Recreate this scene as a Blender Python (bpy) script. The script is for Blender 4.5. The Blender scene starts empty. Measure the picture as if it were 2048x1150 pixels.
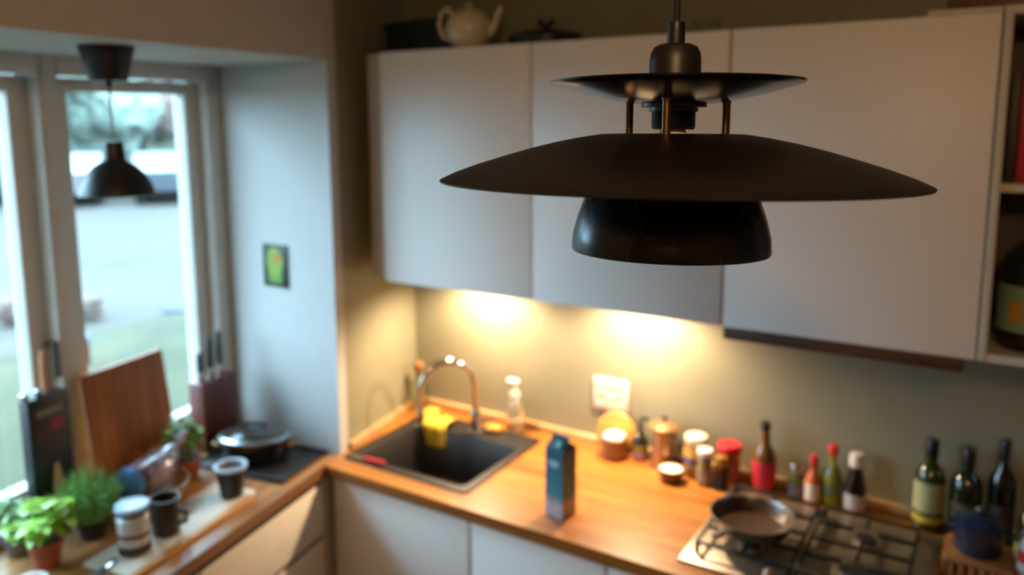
import bpy, bmesh, math, random
from mathutils import Vector, Matrix
random.seed(7)
S = bpy.context.scene
C = S.collection

# ------------------------------------------------------------------ camera
F, PX, PY = 1607.0, 957.5, 462.6
CAM = Vector((1.759, -2.559, 2.108))
yaw, pitch, roll = 0.580, 0.144, -0.010
FW = Vector((-math.sin(yaw)*math.cos(pitch), math.cos(yaw)*math.cos(pitch), -math.sin(pitch)))
_r = Vector((math.cos(yaw), math.sin(yaw), 0)); _u = _r.cross(FW)
RT = _r*math.cos(roll) + _u*math.sin(roll)
UP = -_r*math.sin(roll) + _u*math.cos(roll)
cd = bpy.data.cameras.new('camera'); cam = bpy.data.objects.new('camera', cd); C.objects.link(cam)
m = Matrix((RT, UP, -FW)).transposed().to_4x4(); m.translation = CAM
cam.matrix_world = m
cd.sensor_fit = 'HORIZONTAL'; cd.sensor_width = 36.0
cd.lens = F/2048*36
cd.shift_x = (1024-PX)/2048; cd.shift_y = (PY-575)/2048
cd.clip_start = 0.05; cd.clip_end = 200
cd.dof.use_dof = True; cd.dof.focus_distance = 0.83; cd.dof.aperture_fstop = 2.8
S.camera = cam

# ------------------------------------------------------------------ world, exposure
w = bpy.data.worlds.new('overcast_sky'); S.world = w; w.use_nodes = True
bg = w.node_tree.nodes['Background']
bg.inputs[0].default_value = (0.50, 0.77, 1.0, 1)
SKY = 11.6                                         # radiance at the horizon; an overcast sky is three times as bright overhead
_n = w.node_tree.nodes; _l = w.node_tree.links
_tc = _n.new('ShaderNodeTexCoord'); _sp = _n.new('ShaderNodeSeparateXYZ'); _l.new(_tc.outputs['Generated'], _sp.inputs[0])
_cl = _n.new('ShaderNodeMath'); _cl.operation = 'MAXIMUM'; _cl.inputs[1].default_value = 0.0; _l.new(_sp.outputs['Z'], _cl.inputs[0])
_ma = _n.new('ShaderNodeMath'); _ma.operation = 'MULTIPLY_ADD'; _ma.inputs[1].default_value = 2*SKY; _ma.inputs[2].default_value = SKY
_l.new(_cl.outputs[0], _ma.inputs[0]); _l.new(_ma.outputs[0], bg.inputs[1])
S.view_settings.view_transform = 'Standard'; S.view_settings.look = 'None'
S.view_settings.exposure = 0.0; S.view_settings.gamma = 1.0
S.view_settings.use_curve_mapping = False
try:
    S.cycles.use_denoising = True
    S.cycles.max_bounces = 10; S.cycles.diffuse_bounces = 5; S.cycles.transparent_max_bounces = 16
    S.cycles.sample_clamp_indirect = 6.0
    S.cycles.caustics_refractive = False; S.cycles.caustics_reflective = False
except Exception: pass

# warm lamps of the room (their fixtures are built further down)
POINT_CEIL = 37.0      # ceiling globe behind the photographer
SPOT_W = 63.0          # puck lights below the wall cabinets
WARM = (1.0, 0.73, 0.47)

# ------------------------------------------------------------------ pixel -> world helpers
def ray(x, y): return FW + RT*((x-PX)/F) - UP*((y-PY)/F)
def on_z(x, y, z=0.9):
    d = ray(x, y); return CAM + d*((z-CAM.z)/d.z)
def on_y(x, y, yy):
    d = ray(x, y); return CAM + d*((yy-CAM.y)/d.y)
O = Vector((-0.27, 0, 0)); D = Vector((0.175, -0.985, 0)).normalized(); N = Vector((D.y, -D.x, 0))
WANG = math.atan2(-D.y, -D.x)                    # wall frame: local x = -s (towards the back wall), local y = outwards
def W(s, t, z=0.0): return O + D*s + N*t + Vector((0, 0, z))
def on_t(x, y, t):
    d = ray(x, y); P = CAM + d*(((O+N*t-CAM).dot(N))/d.dot(N)); v = P-O
    return v.dot(D), P.z
def depth(P): return (P-CAM).dot(FW)
def z_at(P, y):
    d = Vector((P.x, P.y, 0))-CAM
    return -(F*d.dot(UP)+(y-PY)*d.dot(FW))/((y-PY)*FW.z+F*UP.z)
def hdir(P): v = Vector((P.x-CAM.x, P.y-CAM.y, 0)); return v.normalized()
def place(x, yb, yt, wpx, rt=1.0, z=0.9):
    """round thing: its lowest pixel, its highest pixel, its width -> centre, radius, height"""
    P = on_z(x, yb, z); R = wpx/2*depth(P)/F
    c = P + hdir(P)*R*0.92
    top = c + hdir(c)*R*rt
    return Vector((c.x, c.y, z)), R, z_at(top, yt)-z

# ------------------------------------------------------------------ materials
def lin(c): return tuple((v/12.92 if v <= 0.04045 else ((v+0.055)/1.055)**2.4) for v in c)
def rgb(h):
    h = h.lstrip('#'); return lin(tuple(int(h[i:i+2], 16)/255 for i in (0, 2, 4)))
MATS = {}
def mat(name, col='#808080', rough=0.5, metal=0.0, var=0.0, vs=12.0, bump=0.0, bs=60.0, trans=0.0, emit=0.0, ecol=None, spec=0.5, coat=0.0, stretch=(1, 1, 1)):
    if name in MATS: return MATS[name]
    M = bpy.data.materials.new(name); M.use_nodes = True; nt = M.node_tree; b = nt.nodes['Principled BSDF']
    c = rgb(col)
    b.inputs['Base Color'].default_value = (*c, 1); b.inputs['Roughness'].default_value = rough
    b.inputs['Metallic'].default_value = metal; b.inputs['Transmission Weight'].default_value = trans
    b.inputs['Specular IOR Level'].default_value = spec; b.inputs['Coat Weight'].default_value = coat
    if trans: b.inputs['IOR'].default_value = 1.45
    if emit:
        b.inputs['Emission Color'].default_value = (*(ecol or c), 1); b.inputs['Emission Strength'].default_value = emit
    tc = nt.nodes.new('ShaderNodeTexCoord'); mp = nt.nodes.new('ShaderNodeMapping'); mp.inputs['Scale'].default_value = stretch
    nt.links.new(tc.outputs['Object'], mp.inputs[0])
    nz = nt.nodes.new('ShaderNodeTexNoise'); nz.inputs['Scale'].default_value = vs; nz.inputs['Detail'].default_value = 5
    nt.links.new(mp.outputs[0], nz.inputs['Vector'])
    vv = var if var else 0.03
    cr = nt.nodes.new('ShaderNodeValToRGB'); cr.color_ramp.elements[0].position = 0.3; cr.color_ramp.elements[1].position = 0.7
    cr.color_ramp.elements[0].color = (*[max(0, x*(1-vv)) for x in c], 1); cr.color_ramp.elements[1].color = (*[min(1, x*(1+vv)) for x in c], 1)
    nt.links.new(nz.outputs['Fac'], cr.inputs[0]); nt.links.new(cr.outputs[0], b.inputs['Base Color'])
    if bump:
        n2 = nt.nodes.new('ShaderNodeTexNoise'); n2.inputs['Scale'].default_value = bs
        bp = nt.nodes.new('ShaderNodeBump'); bp.inputs['Strength'].default_value = bump; bp.inputs['Distance'].default_value = 0.002
        nt.links.new(mp.outputs[0], n2.inputs['Vector']); nt.links.new(n2.outputs['Fac'], bp.inputs['Height']); nt.links.new(bp.outputs[0], b.inputs['Normal'])
    MATS[name] = M; return M
def wood(name, c1, c2, rough=0.4, scale=6.0, along=(0.08, 1, 1), stave=None):
    """grain stretched along one axis, optional glued staves (length, width)"""
    if name in MATS: return MATS[name]
    M = bpy.data.materials.new(name); M.use_nodes = True; nt = M.node_tree; b = nt.nodes['Principled BSDF']
    b.inputs['Roughness'].default_value = rough
    tc = nt.nodes.new('ShaderNodeTexCoord'); mp = nt.nodes.new('ShaderNodeMapping'); mp.inputs['Scale'].default_value = along
    nt.links.new(tc.outputs['Object'], mp.inputs[0])
    nz = nt.nodes.new('ShaderNodeTexNoise'); nz.inputs['Scale'].default_value = scale*6; nz.inputs['Detail'].default_value = 8; nz.inputs['Distortion'].default_value = 0.6
    nt.links.new(mp.outputs[0], nz.inputs['Vector'])
    cr = nt.nodes.new('ShaderNodeValToRGB'); cr.color_ramp.elements[0].position = 0.3; cr.color_ramp.elements[1].position = 0.72
    cr.color_ramp.elements[0].color = (*rgb(c1), 1); cr.color_ramp.elements[1].color = (*rgb(c2), 1)
    nt.links.new(nz.outputs['Fac'], cr.inputs[0])
    out = cr.outputs[0]
    if stave:
        br = nt.nodes.new('ShaderNodeTexBrick'); br.offset = 0.37; br.inputs['Scale'].default_value = 1.0
        br.inputs['Brick Width'].default_value = stave[0]; br.inputs['Row Height'].default_value = stave[1]; br.inputs['Mortar Size'].default_value = 0.0006
        br.inputs['Color1'].default_value = (0.62, 0.55, 0.48, 1); br.inputs['Color2'].default_value = (1, 1, 1, 1); br.inputs['Mortar'].default_value = (0.45, 0.36, 0.3, 1)
        nt.links.new(tc.outputs['Object'], br.inputs['Vector'])
        mx = nt.nodes.new('ShaderNodeMix'); mx.data_type = 'RGBA'; mx.blend_type = 'MULTIPLY'; mx.inputs[0].default_value = 0.75
        nt.links.new(out, mx.inputs[6]); nt.links.new(br.outputs['Color'], mx.inputs[7]); out = mx.outputs[2]
    nt.links.new(out, b.inputs['Base Color'])
    bp = nt.nodes.new('ShaderNodeBump'); bp.inputs['Strength'].default_value = 0.08; bp.inputs['Distance'].default_value = 0.001
    nt.links.new(nz.outputs['Fac'], bp.inputs['Height']); nt.links.new(bp.outputs[0], b.inputs['Normal'])
    MATS[name] = M; return M
def pane_mat(name='window_glass', tint=(0.97, 1, 1)):
    if name in MATS: return MATS[name]
    M = bpy.data.materials.new(name); M.use_nodes = True; nt = M.node_tree; nt.nodes.remove(nt.nodes['Principled BSDF'])
    t = nt.nodes.new('ShaderNodeBsdfTransparent'); t.inputs[0].default_value = (*tint, 1)
    g = nt.nodes.new('ShaderNodeBsdfGlossy'); g.inputs['Roughness'].default_value = 0.02
    lw = nt.nodes.new('ShaderNodeLayerWeight'); lw.inputs[0].default_value = 0.5
    pw = nt.nodes.new('ShaderNodeMath'); pw.operation = 'POWER'; pw.inputs[1].default_value = 4.0; nt.links.new(lw.outputs['Facing'], pw.inputs[0])
    f = nt.nodes.new('ShaderNodeMath'); f.operation = 'MULTIPLY_ADD'; f.inputs[1].default_value = 0.6; f.inputs[2].default_value = 0.03; nt.links.new(pw.outputs[0], f.inputs[0])
    mx = nt.nodes.new('ShaderNodeMixShader')
    nt.links.new(f.outputs[0], mx.inputs[0]); nt.links.new(t.outputs[0], mx.inputs[1]); nt.links.new(g.outputs[0], mx.inputs[2])
    nt.links.new(mx.outputs[0], nt.nodes['Material Output'].inputs[0]); MATS[name] = M; return M
def cracked(name, base, line):
    """black lacquer with fine pale hairline cracks"""
    M = mat(name, base, 0.27, var=0.1, vs=20); nt = M.node_tree; b = nt.nodes['Principled BSDF']
    tc = nt.nodes.new('ShaderNodeTexCoord'); nz = nt.nodes.new('ShaderNodeTexNoise'); nz.inputs['Scale'].default_value = 16; nz.inputs['Detail'].default_value = 6
    nt.links.new(tc.outputs['Object'], nz.inputs['Vector'])
    ad = nt.nodes.new('ShaderNodeMixRGB'); ad.blend_type = 'ADD'; ad.inputs[0].default_value = 0.10
    nt.links.new(tc.outputs['Object'], ad.inputs[1]); nt.links.new(nz.outputs['Color'], ad.inputs[2])
    vo = nt.nodes.new('ShaderNodeTexVoronoi'); vo.feature = 'DISTANCE_TO_EDGE'; vo.inputs['Scale'].default_value = 11
    nt.links.new(ad.outputs[0], vo.inputs['Vector'])
    cr = nt.nodes.new('ShaderNodeValToRGB'); cr.color_ramp.elements[0].position = 0.0; cr.color_ramp.elements[1].position = 0.011
    cr.color_ramp.elements[0].color = (1, 1, 1, 1); cr.color_ramp.elements[1].color = (0, 0, 0, 1)
    nt.links.new(vo.outputs['Distance'], cr.inputs[0])
    n2 = nt.nodes.new('ShaderNodeTexNoise'); n2.inputs['Scale'].default_value = 9; nt.links.new(tc.outputs['Object'], n2.inputs['Vector'])
    c2 = nt.nodes.new('ShaderNodeValToRGB'); c2.color_ramp.elements[0].position = 0.38; c2.color_ramp.elements[1].position = 0.56
    nt.links.new(n2.outputs['Fac'], c2.inputs[0])
    mu = nt.nodes.new('ShaderNodeMath'); mu.operation = 'MULTIPLY'; nt.links.new(cr.outputs[0], mu.inputs[0]); nt.links.new(c2.outputs[0], mu.inputs[1])
    old = b.inputs['Base Color'].links[0].from_socket
    mx = nt.nodes.new('ShaderNodeMix'); mx.data_type = 'RGBA'; nt.links.new(mu.outputs[0], mx.inputs[0]); nt.links.new(old, mx.inputs[6]); mx.inputs[7].default_value = (*rgb(line), 1)
    nt.links.new(mx.outputs[2], b.inputs['Base Color']); return M

# ------------------------------------------------------------------ mesh builder
class MB:
    def __init__(s): s.bm = bmesh.new()
    def _x(s, vs, mtx):
        if mtx is not None: bmesh.ops.transform(s.bm, matrix=mtx, verts=vs)
    def box(s, x0, x1, y0, y1, z0, z1, bev=0.0, seg=2, mtx=None):
        v = [s.bm.verts.new((x, y, z)) for z in (z0, z1) for y in (y0, y1) for x in (x0, x1)]
        fs = [s.bm.faces.new([v[i] for i in q]) for q in ((0, 2, 3, 1), (4, 5, 7, 6), (0, 1, 5, 4), (2, 6, 7, 3), (0, 4, 6, 2), (1, 3, 7, 5))]
        if bev:
            es = list({e for f in fs for e in f.edges})
            r = bmesh.ops.bevel(s.bm, geom=es, offset=bev, segments=seg, affect='EDGES', profile=0.5)
            vv = list({x for f in r['faces'] for x in f.verts} | {x for x in v if x.is_valid})
            # every vertex of this island
            st = [x for x in vv if x.is_valid]; seen = set(st)
            while st:
                a = st.pop()
                for e in a.link_edges:
                    o = e.other_vert(a)
                    if o not in seen: seen.add(o); st.append(o)
            v = list(seen)
        s._x(v, mtx); return s
    def lathe(s, prof, n=32, mtx=None, cx=0, cy=0, sy=1.0, ang=None):
        rings = []; allv = []
        full = ang is None
        k = n if full else n+1
        for r, z in prof:
            if abs(r) < 1e-6:
                v = s.bm.verts.new((cx, cy, z)); rings.append([v]); allv.append(v)
            else:
                ring = []
                for i in range(k):
                    a = 2*math.pi*i/n if full else ang[0]+(ang[1]-ang[0])*i/n
                    ring.append(s.bm.verts.new((cx+r*math.cos(a), cy+r*sy*math.sin(a), z)))
                rings.append(ring); allv += ring
        for a, b in zip(rings, rings[1:]):
            for i in range(n):
                j = (i+1) % k
                if len(a) == 1 and len(b) == 1: continue
                if len(a) == 1: q = [a[0], b[j], b[i]]
                elif len(b) == 1: q = [a[i], a[j], b[0]]
                else: q = [a[i], a[j], b[j], b[i]]
                try: s.bm.faces.new(q)
                except ValueError: pass
        s._x(allv, mtx); return s
    def tube(s, pts, r, n=10, cap=True, flat=1.0):
        pts = [Vector(p) for p in pts]; rs = r if isinstance(r, (list, tuple)) else [r]*len(pts)
        prev = None; rings = []
        for i, p in enumerate(pts):
            t = (pts[min(i+1, len(pts)-1)]-pts[max(i-1, 0)]).normalized()
            if prev is None:
                a = Vector((0, 0, 1)) if abs(t.z) < 0.9 else Vector((1, 0, 0)); e1 = t.cross(a).normalized()
            else: e1 = (prev - t*prev.dot(t)).normalized()
            e2 = t.cross(e1); prev = e1
            rings.append([s.bm.verts.new(p + (e1*math.cos(2*math.pi*j/n) + e2*math.sin(2*math.pi*j/n)*flat)*rs[i]) for j in range(n)])
        for a, b in zip(rings, rings[1:]):
            for i in range(n): s.bm.faces.new([a[i], a[(i+1) % n], b[(i+1) % n], b[i]])
        if cap: s.bm.faces.new(rings[0][::-1]); s.bm.faces.new(rings[-1])
        return s
    def prism(s, poly, z0, z1, mtx=None, top=1.0, ctr=(0, 0)):
        a = [s.bm.verts.new((x, y, z0)) for x, y in poly]; b = [s.bm.verts.new((ctr[0]+(x-ctr[0])*top, ctr[1]+(y-ctr[1])*top, z1)) for x, y in poly]
        n = len(poly); s.bm.faces.new(a[::-1]); s.bm.faces.new(b)
        for i in range(n): s.bm.faces.new([a[i], a[(i+1) % n], b[(i+1) % n], b[i]])
        s._x(a+b, mtx); return s
    def ico(s, c, r, sub=2, jit=0.0, sq=(1, 1, 1)):
        q = bmesh.ops.create_icosphere(s.bm, subdivisions=sub, radius=1.0)
        for v in q['verts']:
            k = r*(1+random.uniform(-jit, jit)); v.co = Vector((c[0]+v.co.x*k*sq[0], c[1]+v.co.y*k*sq[1], c[2]+v.co.z*k*sq[2]))
        return s
    def quad(s, a, b, c, d): s.bm.faces.new([s.bm.verts.new(x) for x in (a, b, c, d)]); return s
    def obj(s, name, mt, parent=None, loc=None, rz=0.0, smooth=35, recalc=True):
        if recalc: bmesh.ops.recalc_face_normals(s.bm, faces=s.bm.faces)
        me = bpy.data.meshes.new(name); s.bm.to_mesh(me); s.bm.free()
        me.materials.append(mt)
        if smooth:
            me.polygons.foreach_set('use_smooth', [True]*len(me.polygons))
            try: me.set_sharp_from_angle(angle=math.radians(smooth))
            except Exception: pass
        o = bpy.data.objects.new(name, me); C.objects.link(o)
        if parent is not None: o.parent = parent
        if loc is not None: o.location = loc
        if rz: o.rotation_euler = (0, 0, rz)
        return o
def tag(o, label, cat, group=None, kind=None):
    o['label'] = label
    if cat: o['category'] = cat
    if group: o['group'] = group
    if kind: o['kind'] = kind
    return o
def thing(name, label, cat, loc, rz=0.0, group=None, rot=None):
    o = bpy.data.objects.new(name, None); C.objects.link(o); o.location = loc; o.rotation_euler = rot if rot else (0, 0, rz)
    o.empty_display_size = 0.05
    return tag(o, label, cat, group)
def struct(o, label=None):
    o['kind'] = 'structure'
    if label: o['label'] = label
    return o
def share(src, name, parent, loc=None, rot=None, scale=None):
    o = bpy.data.objects.new(name, src.data); C.objects.link(o); o.parent = parent
    if loc is not None: o.location = loc
    if rot is not None: o.rotation_euler = rot
    if scale is not None: o.scale = scale
    return o
def wbox(mb, s0, s1, t0, t1, z0, z1, bev=0.0): return mb.box(-s1, -s0, t0, t1, z0, z1, bev)

# ------------------------------------------------------------------ shared materials
WHITE = mat('white_paint', '#b9b9b6', 0.6, var=0.02, bump=0.05)
GREEN = mat('sage_green_paint', '#85816a', 0.55, var=0.03, vs=5, bump=0.06, bs=90)
FRONT = mat('cabinet_front_white', '#e9e7e3', 0.42, var=0.012, vs=3, bump=0.03, bs=200)
CARC = mat('cabinet_carcass_white', '#c4beb0', 0.5)
DARKGAP = mat('cabinet_shadow_gap', '#3a332c', 0.7)
OAK = wood('beech_worktop', '#93541b', '#bf7f38', 0.36, 5, (0.08, 1, 1), (0.62, 0.045))
STRIPW = wood('pale_wood_strip', '#b08a5c', '#d9b888', 0.45, 6, (0.1, 1, 1))
BLACKM = mat('matt_black_metal', '#140e0a', 0.42, var=0.12, vs=40, bump=0.05, bs=400)
BLACKP = mat('black_plastic', '#111111', 0.4)
CHROME = mat('chrome', '#d5d5d5', 0.10, 1.0)
STEEL = mat('brushed_steel', '#b7b2a8', 0.32, 1.0, var=0.06, vs=60)
BRASS = mat('aged_brass', '#6e5638', 0.34, 1.0)
GLASS = mat('clear_glass', '#f4fbf8', 0.03, trans=1.0)
PANE = pane_mat()

ZC = 2.75
YB = 0.06      # plane of the back wall
# ================================================================== SETTING
struct(MB().box(-0.75, 3.4, -4.4, 0.2, -0.08, 0).obj('floor', wood('floor_boards', '#4a3220', '#6a4a30', 0.5, 4, (1, 0.08, 1), None)))
struct(MB().box(-1.5, 3.4, -4.4, 0.2, ZC, ZC+0.1).obj('ceiling', mat('ceiling_white', '#d9d6cf', 0.8)))
struct(MB().box(-0.36, 3.4, YB, 0.21, 0, ZC).obj('wall_back', GREEN))
struct(MB().box(3.2, 3.35, -4.4, 0.0, 0, ZC).obj('wall_right', mat('far_wall_paint', '#7d6a50', 0.7)))
struct(MB().box(0.2, 3.2, -4.4, -4.25, 0, ZC).obj('wall_rear', MATS['far_wall_paint']))
SC0, SC1, TW = 0.54, 0.43, 0.55       # niche edge, its inner corner, depth of the niche
ZL = 2.295                            # underside of the niche head
def wprism(poly, z0, z1): return MB().prism([(-s, t) for s, t in poly], z0, z1)
struct(wbox(MB(), -0.10, 0.487, 0, 0.10, 0, ZC).obj('wall_left', GREEN, None, O, WANG))
struct(wprism([(0.487, 0), (SC0, 0), (SC1, TW), (SC1, 0.78), (-0.10, 0.78), (-0.10, 0.10), (0.487, 0.10)], 0, ZC).obj('wall_reveal', WHITE, None, O, WANG))
struct(wprism([(SC0, 0), (SC1, TW), (SC1, 0.78), (4.5, 0.78), (4.5, 0)], ZL, ZC).obj('wall_lintel', WHITE, None, O, WANG))
struct(wbox(MB(), SC1, 4.5, 0.62, 0.78, -0.4, 0.90).obj('wall_parapet', WHITE, None, O, WANG))
struct(wbox(MB(), 1.98, 4.5, 0, 0.78, 0, ZL).obj('wall_left_rear', WHITE, None, O, WANG))

# ------------------------------------------------------------------ windows
FRM = mat('window_frame_paint', '#c9c6bd', 0.45, var=0.03)
def window(nm, s0, s1, post0, post1):
    root = bpy.data.objects.new(nm, None); C.objects.link(root); root.location = O; root.rotation_euler = (0, 0, WANG)
    root['kind'] = 'structure'
    za, zb = 0.90, ZL
    wbox(MB(), s0, s0+post0, TW, TW+0.11, za, zb, 0.004).obj('frame_post', FRM, root)
    wbox(MB(), s1-post1, s1, TW, TW+0.11, za, zb, 0.004).obj('frame_post', FRM, root)
    a, b = s0+post0, s1-post1
    wbox(MB(), a, b, TW, TW+0.11, zb-0.055, zb, 0.004).obj('frame_head', FRM, root)
    wbox(MB(), a, b, TW, TW+0.11, za, za+0.05, 0.004).obj('frame_sill', FRM, root)
    # sash set back inside the frame
    ts0, ts1 = TW+0.045, TW+0.10
    st = 0.062; c, d = a+0.004, b-0.004; e, f = za+0.056, zb-0.061
    sash = bpy.data.objects.new('sash', None); C.objects.link(sash); sash.parent = root
    wbox(MB(), c, c+st, ts0, ts1, e, f, 0.004).obj('sash_stile', FRM, sash)
    wbox(MB(), d-st, d, ts0, ts1, e, f, 0.004).obj('sash_stile', FRM, sash)
    wbox(MB(), c+st, d-st, ts0, ts1, f-0.042, f, 0.004).obj('sash_rail', FRM, sash)
    wbox(MB(), c+st, d-st, ts0, ts1, e, e+0.055, 0.004).obj('sash_rail', FRM, sash)
    wbox(MB(), c+st, d-st, ts1-0.02, ts1-0.014, e+0.055, f-0.042).obj('pane', PANE, sash, smooth=0)
    return root, (c, d, e, f, ts0)
win1, _ = window('window_1', SC1, 1.19, 0.075, 0.055)
win2, (c2_, d2_, e2_, f2_, ts_) = window('window_2', 1.192, 1.98, 0.01, 0.075)
# handle on the stile of the second sash
hs, hz = on_t(97, 690, ts_-0.01)
MB().tube([(-hs, ts_, hz), (-hs, ts_-0.035, hz)], 0.009).tube([(-hs, ts_-0.035, hz+0.012), (-hs, ts_-0.035, hz-0.10)], 0.009).obj('window_handle', mat('handle_grey', '#6d6a66', 0.35, 0.8), win2)

# ------------------------------------------------------------------ outdoors
GZ = -0.3
LAWN = mat('lawn_green', '#2e2e20', 0.9, spec=0.1, var=0.22, vs=0.9)
ASPH = mat('wet_pale_asphalt', '#36322d', 0.85, spec=0.12, var=0.12, vs=0.35)
def ground_poly(name, pts, mt, z, label):
    o = MB().prism([(p.x, p.y) for p in pts], z-0.1, z).obj(name, mt, smooth=0); return struct(o, label)
G = lambda x, y: on_z(x, y, GZ)
ground_poly('ground', [Vector((-60, -45, 0)), Vector((-0.9, -45, 0)), Vector((-0.9, 1.5, 0)), Vector((-0.9, 60, 0)), Vector((-60, 60, 0))], ASPH, GZ-0.02, 'wet pale asphalt car park outside the window')
# lawn: a low mound that ends along a curved kerb
mb = MB(); nx, ny = 14, 24; vv = {}
for i in range(nx+1):
    for j in range(ny+1):
        far = 6.2+0.5*math.sin(j*0.35)
        a = 1.0+far*i/nx; yv = -9+22*j/ny
        P = Vector((-0.1-a, yv-2.0, GZ+0.28*math.sin(math.pi*min(1, i/nx))**0.8 - (0.02 if i == nx else 0)))
        vv[i, j] = mb.bm.verts.new(P)
for i in range(nx):
    for j in range(ny): mb.bm.faces.new([vv[i, j], vv[i+1, j], vv[i+1, j+1], vv[i, j+1]])
struct(mb.obj('lawn', LAWN, smooth=180), 'pale green lawn between window and car park')

def car(P, rz, col, label, i):
    t = thing('parked_car', label, 'car', P, rz, None)
    prof = [(-2.1, 0.35), (-2.15, 0.75), (-1.95, 0.95), (-1.1, 1.02), (-0.45, 1.42), (0.9, 1.45), (1.6, 1.05), (2.1, 0.95), (2.15, 0.4), (1.7, 0.25), (-1.8, 0.25)]
    rot = Matrix.Rotation(math.radians(90), 4, 'X')
    MB().prism(prof, -0.86, 0.86, mtx=rot).obj('body', mat('car_paint_%s' % col.strip('#'), col, 0.25, 0.0, spec=0.3, coat=0.15), t, smooth=25)
    gl = mat('car_glass', '#0d1013', 0.15, spec=0.25)
    MB().prism([(-1.0, 1.0), (-0.45, 1.38), (0.85, 1.40), (1.42, 1.05)], -0.875, 0.875, mtx=rot).obj('side_window', gl, t, smooth=0)
    MB().quad((-1.16, -0.7, 1.03), (-1.16, 0.7, 1.03), (-0.52, 0.66, 1.39), (-0.52, -0.66, 1.39)).obj('windscreen', gl, t, loc=(-0.03, 0, 0.03), smooth=0)
    for x in (-1.35, 1.35):
        for y in (-0.78, 0.78):
            MB().lathe([(0, -0.1), (0.32, -0.1), (0.33, 0), (0.32, 0.1), (0, 0.1)], 18, mtx=Matrix.Translation((x, y, 0.33)) @ rot).obj('wheel', mat('tyre', '#1a1a1a', 0.8), t)
    for y in (-0.6, 0.6):
        MB().box(-2.17, -2.12, y-0.16, y+0.16, 0.68, 0.8, 0.02).obj('headlight', mat('car_lamp', '#e8eef2', 0.1), t)
    return t
base = G(250, 392); gp = lambda x, dist: on_z(x, 398, GZ)
for i, (x, y, col, lab) in enumerate([(-45, 404, '#333437', 'silver car parked across the lot, beside the white car'), (150, 402, '#3f3e3c', 'white car parked between the silver and the slate blue car'), (335, 396, '#23292e', 'slate blue car parked beyond the dome pendant')]):
    P = on_z(x, y, GZ-0.02); car(P, math.radians(-35), col, lab, i)
def tree(x, dist, hgt, rad, lab, col, i, grp='trees behind the parked cars'):
    d = ray(x, 300); d.z = 0; d.normalize(); P = Vector((CAM.x, CAM.y, GZ-0.02)) + d*dist
    t = thing('leafy_tree', lab, 'tree', P, 0, grp)
    MB().tube([(0, 0, 0), (0.05, 0, hgt*0.3), (0, 0.1, hgt*0.6)], [0.16, 0.12, 0.08]).obj('trunk', mat('bark', '#4b4138', 0.9), t)
    mb = MB()
    for k in range(15):
        a = random.uniform(0, 6.28); rr = rad*random.uniform(0.1, 0.6)
        mb.ico((rr*math.cos(a), rr*math.sin(a), hgt*random.uniform(0.25, 0.85)), rad*random.uniform(0.35, 0.55), 3, 0.10)
    mb.obj('crown', mat('crown_%s' % col.strip('#'), col, 0.9, var=0.35, vs=1.2), t, smooth=0)
for i, (x, dist, h, r, lab, col) in enumerate([(-20, 31, 6.0, 2.4, 'pale green tree behind the silver car', '#646d5f'), (100, 38, 4.4, 2.3, 'low russet tree beside a gap of sky', '#72655b'), (205, 33, 5.6, 2.3, 'grey green tree rising above the white car', '#626e63'), (285, 40, 7.6, 2.6, 'tall dull green tree above the slate blue car', '#687266'), (395, 36, 6.8, 2.0, 'reddish autumn tree at the end of the row', '#78625c')]):
    tree(x, dist, h, r, lab, col, i)
# clipped hedge closing the car park
d0 = ray(-260, 300); d0.z = 0; d0.normalize(); d1 = ray(560, 300); d1.z = 0; d1.normalize()
A0 = Vector((CAM.x, CAM.y, 0))+d0*47; A1 = Vector((CAM.x, CAM.y, 0))+d1*47
hv = A1-A0; mb = MB(); ns = 60; rows = []
for i in range(ns+1):
    p = A0+hv*(i/ns); nrm = Vector((-hv.y, hv.x, 0)).normalized(); j = random.uniform(.85, 1.1)
    rows.append([mb.bm.verts.new(p+nrm*o_+Vector((0, 0, z_*j))) for o_, z_ in ((-.8, GZ-.02), (-.9, 1.2), (-.5, 2.5), (.4, 2.6), (.9, 1.3), (.8, GZ-.02))])
for a_, b_ in zip(rows, rows[1:]):
    for q in range(5): mb.bm.faces.new([a_[q], a_[q+1], b_[q+1], b_[q]])
tag(mb.obj('hedge', mat('hedge_green', '#4b5341', .9, var=.4, vs=1.0), smooth=0), 'long dull green hedge closing the car park behind the trees', 'hedge')
def shrub(x, y, rpx, lab, i):
    P = on_z(x, y, GZ-0.02); R = rpx*depth(P)/F
    t = thing('round_shrub', lab, 'shrub', P, 0, 'bare shrubs on the kerb')
    mb = MB()
    for k in range(60):
        a = random.uniform(0, 6.28); b = random.uniform(0.1, 1.4); v = Vector((math.cos(a)*math.cos(b), math.sin(a)*math.cos(b), math.sin(b)*1.5))*R
        mb.tube([(0, 0, 0), v*0.5+Vector((0, 0, R*.2)), v], [R*0.06, R*0.05, R*0.03], 5)
    mb.obj('twigs', mat('twig_brown', '#6e5348', 0.9), t)['kind'] = 'stuff'
    MB().ico((0, 0, R*0.85), R*0.85, 2, 0.2, (1, 1, .95)).obj('foliage', mat('shrub_brown', '#43352d', 0.9, var=0.3, vs=6), t, smooth=0)
shrub(178, 640, 34, 'round brown shrub on the kerb behind the mullion', 0)
shrub(22, 650, 34, 'round brown shrub on the kerb by the wide window', 1)
P = on_z(352, 640, GZ-0.02)
t = thing('garden_stone', 'dark blue boulder lying where lawn meets asphalt', 'stone', P)
MB().ico((0, 0, 0.1), 0.17, 2, 0.12, (1.2, 0.9, 0.75)).obj('boulder', mat('slate_stone', '#2a3037', 0.8, var=.2), t, smooth=0)
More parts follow.
